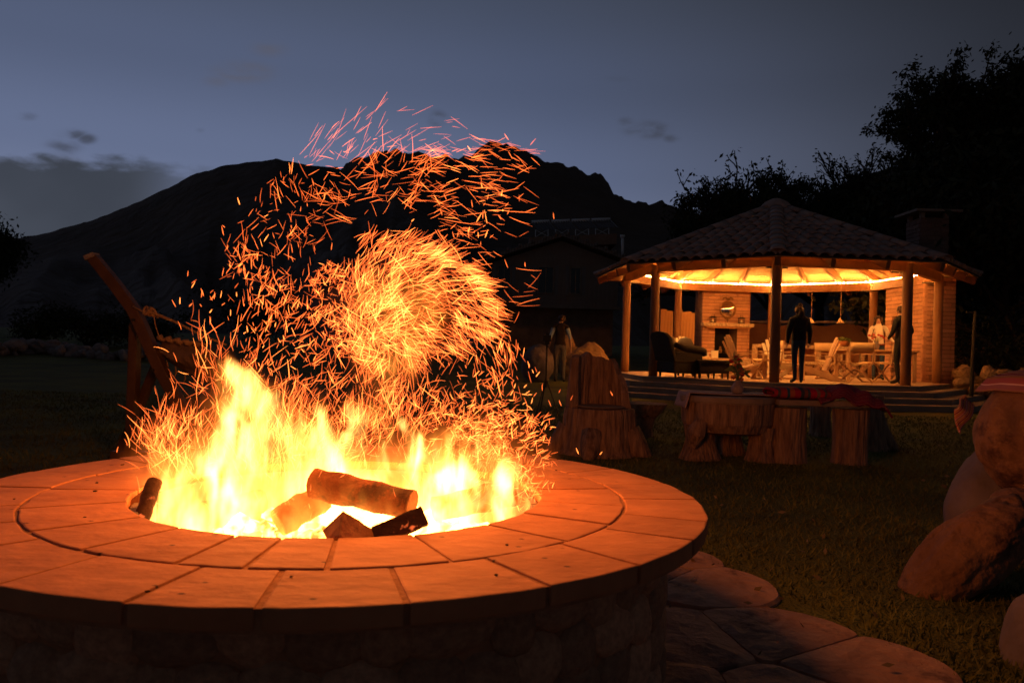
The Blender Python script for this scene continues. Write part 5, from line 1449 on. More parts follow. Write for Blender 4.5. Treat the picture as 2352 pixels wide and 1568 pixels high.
# ------------------------------------------------------------------ hammock
def hammock():
    y = 6.9
    p = P(420, 1050, y); g0 = gz(p.x, y)
    t = thing('hammock_stand', 'slanting orange timber hammock stand on the left of the fire', 'hammock stand', (0, 0, 0))
    pts = [P(497, 1090, y - .05), P(425, 950, y), P(370, 850, y), P(308, 712, y), P(262, 650, y), P(215, 592, y)]
    rad = [.048, .049, .049, .048, .046, .043]
    b = MB()
    for a, c in zip(pts, pts[1:]): pass
    b2 = MB(); vs = []; fs = []
    for i, q in enumerate(pts):
        d = (pts[min(i + 1, 5)] - pts[max(i - 1, 0)]).normalized(); nrm = Vector((d.z, 0, -d.x))
        w = rad[i]
        for s, yy in ((1, -.05), (1, .05), (-1, .05), (-1, -.05)): vs.append(q + nrm * w * s + Vector((0, yy, 0)))
    for i in range(5):
        for k in range(4): fs.append((i * 4 + k, i * 4 + (k + 1) % 4, (i + 1) * 4 + (k + 1) % 4, (i + 1) * 4 + k))
    fs += [(3, 2, 1, 0), (20, 21, 22, 23)]
    b2.add(vs, fs); b2.build('main_beam', MT['frame'], t, fixn=True, bevel=.01)
    e = P(206, 590, y); b = MB(); b.bar(P(200, 594, y), P(222, 585, y), .12, .04); b.build('beam_cap', MT['paler'], t, bevel=.006)
    b = MB(); b.bar(P(300, 1078, y + .12), P(312, 740, y + .12), .075, .11, up=(0, 1, 0)); b.build('post', MT['frame'], t, bevel=.01)
    b = MB(); b.bar(P(262, 1072, y + .25), P(358, 842, y + .2), .07, .08, up=(0, 1, 0)); b.build('brace', MT['frame'], t, bevel=.01)
    b = MB(); a0 = P(255, 1075, y + .1); b.bar(Vector((a0.x, y + .12, gz(0, y) + .05)), Vector((P(700, 1075, y).x, y + .12, gz(0, y) + .05)), .1, .1); b.build('ground_rail', MT['frame'], t, bevel=.01)
    for px, py in ((308, 735), (352, 850)):
        c = P(px, py, y - .06); b = MB(); b.tube([c, c + Vector((0, -.02, 0))], .012, 8); b.build('bolt', MT['iron'], t)
    h = thing('hammock', 'pale fringed hammock hanging from a knotted rope on the stand', 'hammock', (0, 0, 0))
    a, k, e = P(305, 703, y - .08), P(345, 716, y - .08), P(520, 792, y - .1)
    b = MB(); b.tube([a, P(325, 714, y - .08), k, P(400, 738, y - .09), P(460, 768, y - .09), e], [.008, .008, .016, .012, .010, .010], 8); b.build('rope', MT['rope'], h, smooth=True)
    b = MB()
    for i in range(5):
        c = k + Vector((-.04 + .022 * i, 0, .012 - .006 * i)); b.tube([c + Vector((.018 * math.cos(j), .02 * math.sin(j), .035 * math.sin(j + i))) for j in [x * .8 for x in range(9)]], .011, 6)
    b.build('knot', MT['rope'], h, smooth=True)
    b = MB(); b.tube([P(352, 720, y - .08), P(358, 750, y - .07), P(366, 775, y - .05)], .005, 6); b.build('loop', MT['rope'], h)
    c0, c1 = P(362, 776, y - .02), P(470, 792, y - .02)
    b = MB(); n = 16; b.tube([c0.lerp(c1, i / n) + Vector((0, 0, .012 * math.sin(i * 2.2))) for i in range(n + 1)], [.022 + .010 * math.sin(i * 2.0) for i in range(n + 1)], 8); b.build('braided_edge', MT['rope'], h, smooth=True)
    def body(u, v):
        top = c0.lerp(c1, u); bot = P(352 + 190 * u, 800 + 40 * u + 60 * math.sin(PI * min(u * .6 + .1, 1)), y)
        q = top.lerp(bot, v); q.y += .06 * math.sin(7 * v + 3 * u) + .12 * v + .03 * mnoise.noise(Vector((u * 8, v * 5, 0)))
        return q
    sheet('cloth', body, 30, 16, MT['net'], h, .008)
    for i in range(9):
        q = body((i + .5) / 9, 1.0); b = MB(); b.tube([q, q + Vector((.01, 0, -.06)), q + Vector((-.01, 0, -.11))], [.006, .009, .002], 5); b.build('tassel', MT['rope'], h)
hammock()

# ------------------------------------------------------------------ paving
def patio():
    rnd = random.Random(17)
    b = MB(); n = 64
    b.poly([(FIRE_C[0] + 1.90 * math.cos(i * 2 * PI / n), FIRE_C[1] + 1.90 * math.sin(i * 2 * PI / n)) for i in range(n)], -.05, .018)
    o = b.build('patio', MT['mortar']); o['kind'] = 'structure'
    # irregular flagstones: cells round scattered centres
    cs = []
    for r, cnt, off in ((1.26, 15, .1), (1.60, 14, .22), (1.84, 17, .05)):
        for i in range(cnt):
            a = off + 2 * PI * i / cnt + rnd.uniform(-.12, .12); rr = r + rnd.uniform(-.12, .12)
            cs.append((rr * math.cos(a), rr * math.sin(a), r > 1.8))
    def clip(pl, mx, my, nx, ny):
        out = []
        for i in range(len(pl)):
            p, q = pl[i], pl[(i + 1) % len(pl)]
            dp = (p[0] - mx) * nx + (p[1] - my) * ny; dq = (q[0] - mx) * nx + (q[1] - my) * ny
            if dp <= 0: out.append(p)
            if (dp < 0) != (dq < 0):
                t = dp / (dp - dq); out.append((p[0] + (q[0] - p[0]) * t, p[1] + (q[1] - p[1]) * t))
        return out
    for i, (x, y, outer) in enumerate(cs):
        R0 = .37
        pl = [(x + R0 * math.cos(k * PI / 10), y + R0 * math.sin(k * PI / 10)) for k in range(20)]
        for j, (a, c, _) in enumerate(cs):
            if j != i and (a - x) ** 2 + (c - y) ** 2 < .5:
                dx, dy = a - x, c - y; L = math.hypot(dx, dy); pl = clip(pl, x + dx / 2 - dx / L * .001, y + dy / 2 - dy / L * .001, dx / L, dy / L)
                if not pl: break
        if len(pl) < 3: continue
        L = math.hypot(x, y); k = 1.10
        # densify, round and roughen the outline
        dn = []
        for a in range(len(pl)):
            p, q = pl[a], pl[(a + 1) % len(pl)]; m = max(1, int(math.hypot(q[0] - p[0], q[1] - p[1]) / .035))
            dn += [(p[0] + (q[0] - p[0]) * u / m, p[1] + (q[1] - p[1]) * u / m) for u in range(m)]
        for _ in range(1):
            dn = [((dn[a - 1][0] + 2 * dn[a][0] + dn[(a + 1) % len(dn)][0]) / 4, (dn[a - 1][1] + 2 * dn[a][1] + dn[(a + 1) % len(dn)][1]) / 4) for a in range(len(dn))]
        dn = [(px - x + .006 * mnoise.noise(Vector((px * 14, py * 14, 0))), py - y + .006 * mnoise.noise(Vector((px * 14, py * 14, 5)))) for px, py in dn]
        m = len(dn); vs = []; fs = []; h = .034 + rnd.uniform(-.003, .007)
        for f_, z in ((1.0, -.02), (1.0, h - .018), (.97, h - .003), (.75, h + .004), (.35, h + .006)):
            for px, py in dn:
                nz = .010 * mnoise.fractal(Vector(((x + px * f_) * 6, (y + py * f_) * 6, 2)), 1.0, 2.0, 4) if z >= h else 0
                vs.append((px * f_, py * f_, z + nz))
        vs.append((0, 0, h + .005))
        for r in range(4):
            for a in range(m): fs.append((r * m + a, r * m + (a + 1) % m, (r + 1) * m + (a + 1) % m, (r + 1) * m + a))
        for a in range(m): fs.append((4 * m + a, 4 * m + (a + 1) % m, 5 * m))
        s = MB(); s.add(vs, fs); f = s.build('flagstone', MT['flag'], o, loc=(FIRE_C[0] + x, FIRE_C[1] + y, 0), fixn=True)
        f.rotation_euler = (rnd.uniform(-.015, .015), rnd.uniform(-.015, .015), 0)
patio()

# ------------------------------------------------------------------ fire pit
ZR = .60; RO, RM, RI = 1.32, 1.035, .725
def fire_pit():
    t = thing('fire_pit', 'large round stone fire pit with a two ring sandstone rim in the foreground', 'fire pit', (FIRE_C[0], FIRE_C[1], 0))
    b = MB(); n = 72; vs = []; fs = []
    prof = [(1.166, 0), (1.166, ZR - .058), (RO - .012, ZR - .058), (RO - .012, ZR - .0045), (RI + .012, ZR - .0045), (RI + .012, .02)]
    for r, z in prof:
        for k in range(n): a = 2 * PI * k / n; vs.append((r * math.cos(a), r * math.sin(a), z))
    for i in range(len(prof) - 1):
        for k in range(n): fs.append((i * n + k, i * n + (k + 1) % n, (i + 1) * n + (k + 1) % n, (i + 1) * n + k))
    b.add(vs, fs); b.build('mortar_bed', MT['mortar'], t, fixn=False)
    rnd = random.Random(4)
    def ring(r0, r1, angs, name, z0, z1, seed):
        for a0, a1 in zip(angs, angs[1:] + [angs[0] + 2 * PI]):
            g0 = rnd.uniform(.003, .008) / ((r0 + r1) / 2); m = 7; sk0 = .02 * math.sin(a0 * 13 + seed); sk1 = .02 * math.sin(a1 * 13 + seed)
            pts = []
            for i in range(m + 1):
                u = i / m; tt = a0 + g0 + sk0 + (a1 - a0 - 2 * g0 + sk1 - sk0) * u
                rr = r1 - .004 + .009 * mnoise.noise(Vector((tt * 11, seed, 0)))
                pts.append((rr * math.cos(tt), rr * math.sin(tt)))
            for i in range(m + 1):
                u = 1 - i / m; tt = a0 + g0 + (a1 - a0 - 2 * g0) * u
                rr = r0 + .005 + .008 * mnoise.noise(Vector((tt * 9, seed + 3, 0)))
                pts.append((rr * math.cos(tt), rr * math.sin(tt)))
            c = (sum(p[0] for p in pts) / len(pts), sum(p[1] for p in pts) / len(pts))
            s = MB(); s.poly([(p[0] - c[0], p[1] - c[1]) for p in pts], z0 - ZR, z1 - ZR)
            o = s.build(name, MT['cap'], t, bevel=.005, loc=(c[0], c[1], ZR + rnd.uniform(-.0008, .0022)))
            o.rotation_euler = (rnd.uniform(-.002, .002), rnd.uniform(-.002, .002), 0)
    a = []; x = -PI / 2 + .07
    while x < 1.5 * PI - .10: a.append(x); x += rnd.uniform(.235, .30)
    ring(RM, RO, a, 'cap_stone', ZR - .05, ZR, 1.0)
    a = []; x = -PI / 2 - .02
    for st in (.20, .30, .36, .30): a.append(x); x += st
    while x < 1.5 * PI - .16: a.append(x); x += rnd.uniform(.27, .38)
    ring(RI, RM, a, 'cap_stone', ZR - .05, ZR, 5.0)
    # bowl lining of curved plates and ash bed
    for k in range(10):
        a0, a1 = 2 * PI * k / 10 + .01, 2 * PI * (k + 1) / 10 - .01
        s = MB(); pts = [((RI - .002) * math.cos(a0 + (a1 - a0) * i / 6), (RI - .002) * math.sin(a0 + (a1 - a0) * i / 6)) for i in range(7)] + [((RI - .03) * math.cos(a1 + (a0 - a1) * i / 6), (RI - .03) * math.sin(a1 + (a0 - a1) * i / 6)) for i in range(7)]
        s.poly(pts, .2, ZR - .03); s.build('bowl_stone', MT['bowl'], t, bevel=.004)
    b = MB(); vs = [(0, 0, .36)]; fs = []
    for j in range(1, 9):
        for k in range(36):
            a_ = 2 * PI * k / 36; r = (RI - .02) * j / 8; vs.append((r * math.cos(a_), r * math.sin(a_), .34 + .03 * mnoise.noise(Vector((r * 6 * math.cos(a_), r * 6 * math.sin(a_), 0))) - .06 * j / 8))
    for k in range(36): fs.append((0, 1 + k, 1 + (k + 1) % 36))
    for j in range(7):
        for k in range(36): fs.append((1 + j * 36 + k, 1 + (j + 1) * 36 + k, 1 + (j + 1) * 36 + (k + 1) % 36, 1 + j * 36 + (k + 1) % 36))
    b.add(vs, fs); b.build('ash_bed', MT['ash'], t, smooth=True)
    # river stones of the wall
    var = []
    for k in range(8):
        m = MB(); m.rock((0, 0, 0), (1, .5, 1), k + 40, 3, .22, freq=.9); var.append(m.mesh('wall_stone', MT['river'], smooth=True))
    z = .07; row = 0
    while z < .52:
        hh = .092 if row < 2 else .08
        a = rnd.uniform(0, .2)
        e = a + 2 * PI
        while a < e - .05:
            w = rnd.uniform(.12, .21)
            r = 1.155
            piece('wall_stone', rnd.choice(var), t, (r * math.cos(a + w / 2 / 1.15), r * math.sin(a + w / 2 / 1.15), z + rnd.uniform(-.015, .015)), (rnd.uniform(-.1, .1), rnd.uniform(-.3, .3), a + w / 1.15 / 2 + PI / 2 + PI * rnd.randint(0, 1)), (w * .60, .075, hh * rnd.uniform(.9, 1.15)))
            a += w * 2 * .56 / 1.15 * .86
        z += hh * 1.55; row += 1
fire_pit()

def log(label, a, b_, r, m, seed, ends=None, n=14, tri=False, name='firewood_log'):
    t = thing(name, label, 'firewood', (a + b_) / 2, 0, 'firewood burning in the pit')
    c = (a + b_) / 2; L = 9
    pts = [a.lerp(b_, i / L) - c for i in range(L + 1)]
    if tri:
        d = (b_ - a).normalized(); x = d.cross(Vector((0, 0, 1))).normalized(); z = x.cross(d)
        vs = []; fs = []
        for i, p in enumerate(pts):
            k_ = 1 + .12 * mnoise.noise(Vector((i * .7, seed, 0)))
            for ang, rr in ((90, 1.15), (200, 1.0), (270, .75), (340, 1.0)):
                q = math.radians(ang + 5 * mnoise.noise(Vector((i, ang, seed)))); vs.append(p + (x * math.cos(q) + z * math.sin(q)) * r * rr * k_)
        for i in range(L):
            for k in range(4): fs.append((i * 4 + k, i * 4 + (k + 1) % 4, (i + 1) * 4 + (k + 1) % 4, (i + 1) * 4 + k))
        fs += [(3, 2, 1, 0), tuple(L * 4 + k for k in range(4))]
        m_ = MB(); m_.add(vs, fs); m_.build('wood', MT[m], t, fixn=True, bevel=.006)
    else:
        m_ = MB(); m_.tube(pts, [r * (1 + .05 * math.sin(i * 1.9 + seed)) for i in range(L + 1)], n, wob=.18, seed=seed, cap=False); m_.build('bark', MT[m], t, smooth=True, fixn=True)
        for e0, e1 in ((pts[0], pts[1]), (pts[-1], pts[-2])):
            m_ = MB(); dd = (e1 - e0).normalized(); m_.tube([e0 - dd * .004, e0 + dd * .02], [r * .93, r * .90], n, wob=.1, seed=seed); m_.build('cut_end', MT[ends or 'wedge'], t)
    return t
log('thick round log with a pale split end lying across the flames', P(722, 1108, 2.72), P(945, 1158, 2.62), .050, 'bark', 3)
log('black charred log standing up at the left edge of the pit', P(326, 1192, 2.62), P(355, 1105, 2.70), .026, 'char', 5, 'char')
log('short charred log with glowing spots right of the split wedge', P(862, 1238, 2.32), P(978, 1188, 2.36), .036, 'char', 7, 'char', tri=True)
log('pale split wedge of wood at the front edge of the pit', P(765, 1212, 2.25), P(850, 1262, 2.34), .050, 'wedge', 9, tri=True)
log('pale log half lost in flames left of the thick round log', P(640, 1200, 2.85), P(742, 1140, 2.95), .055, 'splitw', 11)
log('flat pale plank leaning at the left edge of the pit', P(292, 1182, 2.75), P(352, 1128, 2.80), .028, 'splitw', 13, tri=True)
log('dark log lying deep behind the flames on the right', P(1000, 1170, 3.15), P(1180, 1130, 3.1), .05, 'bark', 15)
log('dark log lying deep behind the flames on the left', P(470, 1180, 3.1), P(600, 1150, 3.3), .05, 'bark', 17)
# glowing coals
cm = bpy.data.materials.new('glowing_coal'); cm.use_nodes = True
def _coal():
    N = cm.node_tree.nodes; L = cm.node_tree.links; b = N['Principled BSDF']; b.inputs['Base Color'].default_value = (.03, .02, .015, 1); b.inputs['Roughness'].default_value = .9
    no = N.new('ShaderNodeTexNoise'); no.inputs['Scale'].default_value = 18; tc = N.new('ShaderNodeTexCoord'); L.new(tc.outputs['Object'], no.inputs['Vector'])
    mr = N.new('ShaderNodeMapRange'); mr.inputs[1].default_value = .4; mr.inputs[2].default_value = .62; mr.inputs[3].default_value = .3; mr.inputs[4].default_value = 14
    L.new(no.outputs[0], mr.inputs[0]); L.new(mr.outputs[0], b.inputs['Emission Strength']); b.inputs['Emission Color'].default_value = (1, .34, .06, 1)
_coal()
def _char():
    m = MT['char']; N = m.node_tree.nodes; L = m.node_tree.links; b = N['Principled BSDF']
    no = N.new('ShaderNodeTexNoise'); no.inputs['Scale'].default_value = 38; tc = N.new('ShaderNodeTexCoord'); L.new(tc.outputs['Object'], no.inputs['Vector'])
    mr = N.new('ShaderNodeMapRange'); mr.inputs[1].default_value = .60; mr.inputs[2].default_value = .70; mr.inputs[3].default_value = .02; mr.inputs[4].default_value = 1.1
    L.new(no.outputs[0], mr.inputs[0]); L.new(mr.outputs[0], b.inputs['Emission Strength']); b.inputs['Emission Color'].default_value = (1, .14, .03, 1)
_char()
b = MB(); rnd = random.Random(8)
for i in range(260):
    r = (RI - .07) * math.sqrt(rnd.random()); a = rnd.uniform(0, 6.28); s = rnd.uniform(.02, .045)
    b.rock((FIRE_C[0] + r * math.cos(a), FIRE_C[1] + r * math.sin(a), .40 + rnd.uniform(-.02, .05) - .05 * r), (s * 1.2, s, s * .8), i, 1, .4)
o = b.build('coals', cm); tag(o, 'bed of glowing coals under the flames in the fire pit', 'coals', kind='stuff')

# ------------------------------------------------------------------ flames: a volume of glowing gas
TONGUES = [  # y, [(px, py, radius px)], strength
    (2.95, [(500, 1290, 120), (508, 1177, 125), (526, 1103, 84), (530, 1043, 46), (540, 978, 44), (555, 908, 52), (530, 854, 40), (500, 814, 24), (472, 780, 6)], 1.15),
    (3.00, [(540, 1100, 50), (552, 1000, 80), (562, 930, 96), (540, 880, 84), (505, 830, 60), (490, 785, 20)], .50),
    (3.05, [(590, 1120, 50), (625, 1040, 50), (650, 970, 46), (635, 910, 34), (610, 850, 8)], .42),
    (3.05, [(740, 1280, 80), (765, 1110, 82), (758, 1048, 56), (744, 1008, 42), (729, 953, 32), (712, 900, 6)], 1.2),
    (3.10, [(800, 1200, 70), (790, 1043, 42), (795, 1008, 32), (820, 968, 30), (808, 930, 30), (818, 880, 6)], .95),
    (3.00, [(850, 1160, 60), (838, 1080, 34), (850, 1048, 18), (866, 1020, 5)], 1.0),
    (3.00, [(940, 1280, 90), (976, 1120, 64), (948, 1078, 40), (957, 1043, 28), (950, 1010, 27), (927, 960, 23), (911, 918, 5)], 1.25),
    (3.05, [(900, 1180, 60), (885, 1080, 26), (882, 1040, 20), (876, 985, 5)], 1.0),
    (3.10, [(1030, 1280, 100), (1028, 1152, 92), (1038, 1103, 70), (1064, 1078, 50), (1084, 1040, 26), (1096, 1005, 8)], 1.35),
    (3.00, [(1150, 1260, 60), (1150, 1130, 52), (1164, 1068, 40), (1180, 1030, 6)], 1.35),
    (2.95, [(420, 1260, 90), (408, 1140, 66), (410, 1083, 42), (418, 1035, 12)], 1.1),
    (2.95, [(450, 1240, 90), (455, 1120, 80), (470, 1040, 60), (460, 980, 30)], .40),
    (2.85, [(350, 1200, 30), (345, 1120, 34), (350, 1075, 26), (370, 1040, 6)], .35),
    (3.20, [(880, 960, 40), (885, 850, 90), (905, 770, 150), (920, 700, 180), (920, 640, 140), (900, 570, 40)], .36),
    (3.10, [(700, 1100, 110), (690, 1020, 110), (680, 960, 80), (670, 900, 30)], .34),
    (3.10, [(1010, 1100, 110), (1040, 1030, 100), (1060, 980, 70), (1080, 930, 20)], .26),
]
def flames():
    vd = bpy.data.volumes.new('flames'); o = bpy.data.objects.new('flames', vd); COL.objects.link(o)
    g = bpy.data.node_groups.new('flame_density', 'GeometryNodeTree')
    g.interface.new_socket('Geometry', in_out='INPUT', socket_type='NodeSocketGeometry')
    g.interface.new_socket('Geometry', in_out='OUTPUT', socket_type='NodeSocketGeometry')
    N = g.nodes; L = g.links
    def m(op, a, b=None, clamp=False):
        n = N.new('ShaderNodeMath'); n.operation = op; n.use_clamp = clamp
        for i, v in enumerate((a, b)):
            if v is None: continue
            if isinstance(v, (int, float)): n.inputs[i].default_value = v
            else: L.new(v, n.inputs[i])
        return n.outputs[0]
    pos = N.new('GeometryNodeInputPosition')
    def noise(scale, sv, detail=3, off=(0, 0, 0)):
        mp = N.new('ShaderNodeVectorMath'); mp.operation = 'MULTIPLY_ADD'; mp.inputs[1].default_value = sv; mp.inputs[2].default_value = off
        L.new(pos.outputs[0], mp.inputs[0])
        n = N.new('ShaderNodeTexNoise'); n.inputs['Scale'].default_value = scale; n.inputs['Detail'].default_value = detail
        L.new(mp.outputs[0], n.inputs['Vector']); return n
    sp = N.new('ShaderNodeSeparateXYZ'); L.new(pos.outputs[0], sp.inputs[0])
    X, Y, Z = sp.outputs
    n1 = noise(5.0, (1, 1, .55)); s1 = N.new('ShaderNodeSeparateXYZ'); L.new(n1.outputs['Color'], s1.inputs[0])
    n2 = noise(13.0, (1, 1, .40), off=(3, 7, 1)); s2 = N.new('ShaderNodeSeparateXYZ'); L.new(n2.outputs['Color'], s2.inputs[0])
    up = m('ADD', .45, m('MULTIPLY', m('SUBTRACT', Z, .55), .9), )
    dx = m('ADD', m('MULTIPLY', m('SUBTRACT', s1.outputs[0], .5), .26), m('MULTIPLY', m('SUBTRACT', s2.outputs[0], .5), .11))
    dy = m('ADD', m('MULTIPLY', m('SUBTRACT', s1.outputs[1], .5), .26), m('MULTIPLY', m('SUBTRACT', s2.outputs[1], .5), .10))
    X = m('ADD', X, m('MULTIPLY', dx, up)); Y = m('ADD', Y, m('MULTIPLY', dy, up))
    Z0, Z1 = .30, 1.75
    zn = m('DIVIDE', m('SUBTRACT', Z, Z0), Z1 - Z0, clamp=True)
    total = None
    for (yy, pts, st) in TONGUES:
        w = [(P(a, b, yy), r * yy / FPX) for a, b, r in pts]
        w.sort(key=lambda q: q[0].z)
        fcx = N.new('ShaderNodeFloatCurve'); fcr = N.new('ShaderNodeFloatCurve')
        X0, XR = -1.6, 2.2
        def setc(node, vals):
            c = node.mapping.curves[0]
            zs = [max(0.0, min(1.0, (q[0].z - Z0) / (Z1 - Z0))) for q in w]
            pl = list(zip(zs, vals))
            c.points[0].location = (pl[0][0], pl[0][1]); c.points[1].location = (pl[-1][0], pl[-1][1])
            for z_, v_ in pl[1:-1]: c.points.new(z_, v_)
            node.mapping.update(); L.new(zn, node.inputs['Value'])
        setc(fcx, [(q[0].x - X0) / XR for q in w]); setc(fcr, [q[1] for q in w])
        cx = m('ADD', m('MULTIPLY', fcx.outputs[0], XR), X0)
        ztop = w[-1][0].z; zbot = w[0][0].z
        r = m('MAXIMUM', fcr.outputs[0], .004)
        a = m('DIVIDE', m('SUBTRACT', X, cx), r); b_ = m('DIVIDE', m('SUBTRACT', Y, yy), m('MULTIPLY', r, 1.0))
        d = m('SQRT', m('ADD', m('MULTIPLY', a, a), m('MULTIPLY', b_, b_)))
        den = m('SUBTRACT', 1.0, d, clamp=True)
        fade = N.new('ShaderNodeMapRange'); fade.interpolation_type = 'SMOOTHSTEP'
        fade.inputs[1].default_value = ztop; fade.inputs[2].default_value = ztop - .16; L.new(Z, fade.inputs[0])
        halo = m('MULTIPLY', m('SUBTRACT', 1.0, m('MULTIPLY', d, .5), clamp=True), .06)
        gain = m('MINIMUM', m('POWER', m('DIVIDE', .085, r), .55), 1.9)
        sd = N.new('ShaderNodeMapRange'); sd.interpolation_type = 'SMOOTHSTEP'; sd.inputs[1].default_value = 0.0; sd.inputs[2].default_value = .55; L.new(den, sd.inputs[0]); den = sd.outputs[0]
        den = m('MULTIPLY', m('MULTIPLY', m('ADD', den, halo), gain), m('MULTIPLY', fade.outputs[0], st))
        if zbot > .9:
            fb = N.new('ShaderNodeMapRange'); fb.inputs[1].default_value = zbot; fb.inputs[2].default_value = zbot + .2; L.new(Z, fb.inputs[0]); den = m('MULTIPLY', den, fb.outputs[0])
        total = den if total is None else m('ADD', total, den)
    # thin burning haze between the tongues
    for hx, hz, hrx, hrz, hy, hs_ in ((600, 1070, 310, 210, 3.0, .17), (1060, 1090, 250, 170, 3.0, .19), (420, 1090, 140, 150, 2.9, .15)):
        hc = P(hx, hz, hy)
        q1 = m('DIVIDE', m('SUBTRACT', X, hc.x), hrx * 1.0 * hy / FPX); q2 = m('DIVIDE', m('SUBTRACT', Y, hy), .45); q3 = m('DIVIDE', m('SUBTRACT', Z, hc.z), hrz * hy / FPX)
        qq = m('ADD', m('ADD', m('MULTIPLY', q1, q1), m('MULTIPLY', q2, q2)), m('MULTIPLY', q3, q3))
        total = m('ADD', total, m('MULTIPLY', m('SUBTRACT', 1.0, qq, clamp=True), hs_))
    # low fire over the whole bed
    rx = m('SUBTRACT', X, FIRE_C[0]); ry = m('SUBTRACT', Y, FIRE_C[1])
    rr = m('SQRT', m('ADD', m('MULTIPLY', rx, rx), m('MULTIPLY', ry, ry)))
    bed = N.new('ShaderNodeMapRange'); bed.interpolation_type = 'SMOOTHSTEP'; bed.inputs[1].default_value = RI - .03; bed.inputs[2].default_value = RI - .28; L.new(rr, bed.inputs[0])
    bz = N.new('ShaderNodeMapRange'); bz.interpolation_type = 'SMOOTHSTEP'; bz.inputs[1].default_value = .86; bz.inputs[2].default_value = .50; bz.inputs[4].default_value = .30; L.new(Z, bz.inputs[0])
    total = m('ADD', total, m('MULTIPLY', bed.outputs[0], bz.outputs[0]))
    # streaky structure
    st_ = noise(17.0, (1, 1, .20), 6, (1, 2, 3)); sm = N.new('ShaderNodeMapRange'); sm.interpolation_type = 'SMOOTHSTEP'
    sm.inputs[1].default_value = .36; sm.inputs[2].default_value = .64; sm.inputs[3].default_value = .08; sm.inputs[4].default_value = 1.9
    st_.inputs['Distortion'].default_value = .9
    L.new(st_.outputs[0], sm.inputs[0])
    total = m('MULTIPLY', total, sm.outputs[0])
    lg = noise(6.5, (1, 1, .5), 3, (8, 2, 5)); lg.inputs['Distortion'].default_value = 1.4
    lm = N.new('ShaderNodeMapRange'); lm.interpolation_type = 'SMOOTHSTEP'; lm.inputs[1].default_value = .38; lm.inputs[2].default_value = .60; lm.inputs[3].default_value = .30; lm.inputs[4].default_value = 1.35
    L.new(lg.outputs[0], lm.inputs[0]); total = m('MULTIPLY', total, lm.outputs[0])
    # keep it inside the bowl below the rim
    inb = m('MAXIMUM', m('LESS_THAN', rr, RI - .03), m('GREATER_THAN', Z, ZR + .02))
    total = m('MULTIPLY', total, inb)
    vc = N.new('GeometryNodeVolumeCube'); L.new(total, vc.inputs['Density'])
    lo, hi = (-1.42, 2.2, .34), (.32, 3.65, 1.72)
    vc.inputs['Min'].default_value = lo; vc.inputs['Max'].default_value = hi
    for k_, q in enumerate('XYZ'): vc.inputs['Resolution ' + q].default_value = int((hi[k_] - lo[k_]) / (.0085 if k_ != 1 else .016))
    mt = bpy.data.materials.new('flame_gas'); mt.use_nodes = True
    n = mt.node_tree.nodes; l = mt.node_tree.links; n.clear()
    mo = n.new('ShaderNodeOutputMaterial'); em = n.new('ShaderNodeEmission'); at = n.new('ShaderNodeAttribute'); at.attribute_name = 'density'
    cr = n.new('ShaderNodeValToRGB'); el = cr.color_ramp.elements
    el[0].position = 0; el[0].color = (1, .13, .014, 1); el[1].position = 1; el[1].color = (1, .47, .105, 1)
    e = el.new(.22); e.color = (1, .22, .024, 1); e = el.new(.55); e.color = (1, .36, .045, 1)
    mu = n.new('ShaderNodeMath'); mu.operation = 'POWER'; mu.inputs[1].default_value = 1.5
    ms = n.new('ShaderNodeMath'); ms.operation = 'MULTIPLY'; ms.inputs[1].default_value = 15
    l.new(at.outputs['Fac'], cr.inputs[0]); l.new(at.outputs['Fac'], mu.inputs[0]); l.new(mu.outputs[0], ms.inputs[0])
    l.new(cr.outputs[0], em.inputs[0]); l.new(ms.outputs[0], em.inputs[1]); l.new(em.outputs[0], mo.inputs['Volume'])
    smn = N.new('GeometryNodeSetMaterial'); smn.inputs['Material'].default_value = mt
    out = N.new('NodeGroupOutput')
    L.new(vc.outputs[0], smn.inputs[0]); L.new(smn.outputs[0], out.inputs[0])
    md = o.modifiers.new('flame_density', 'NODES'); md.node_group = g
    vd.materials.append(mt)
    tag(o, 'tall yellow and orange flames rising out of the round stone fire pit', 'flames')
flames()

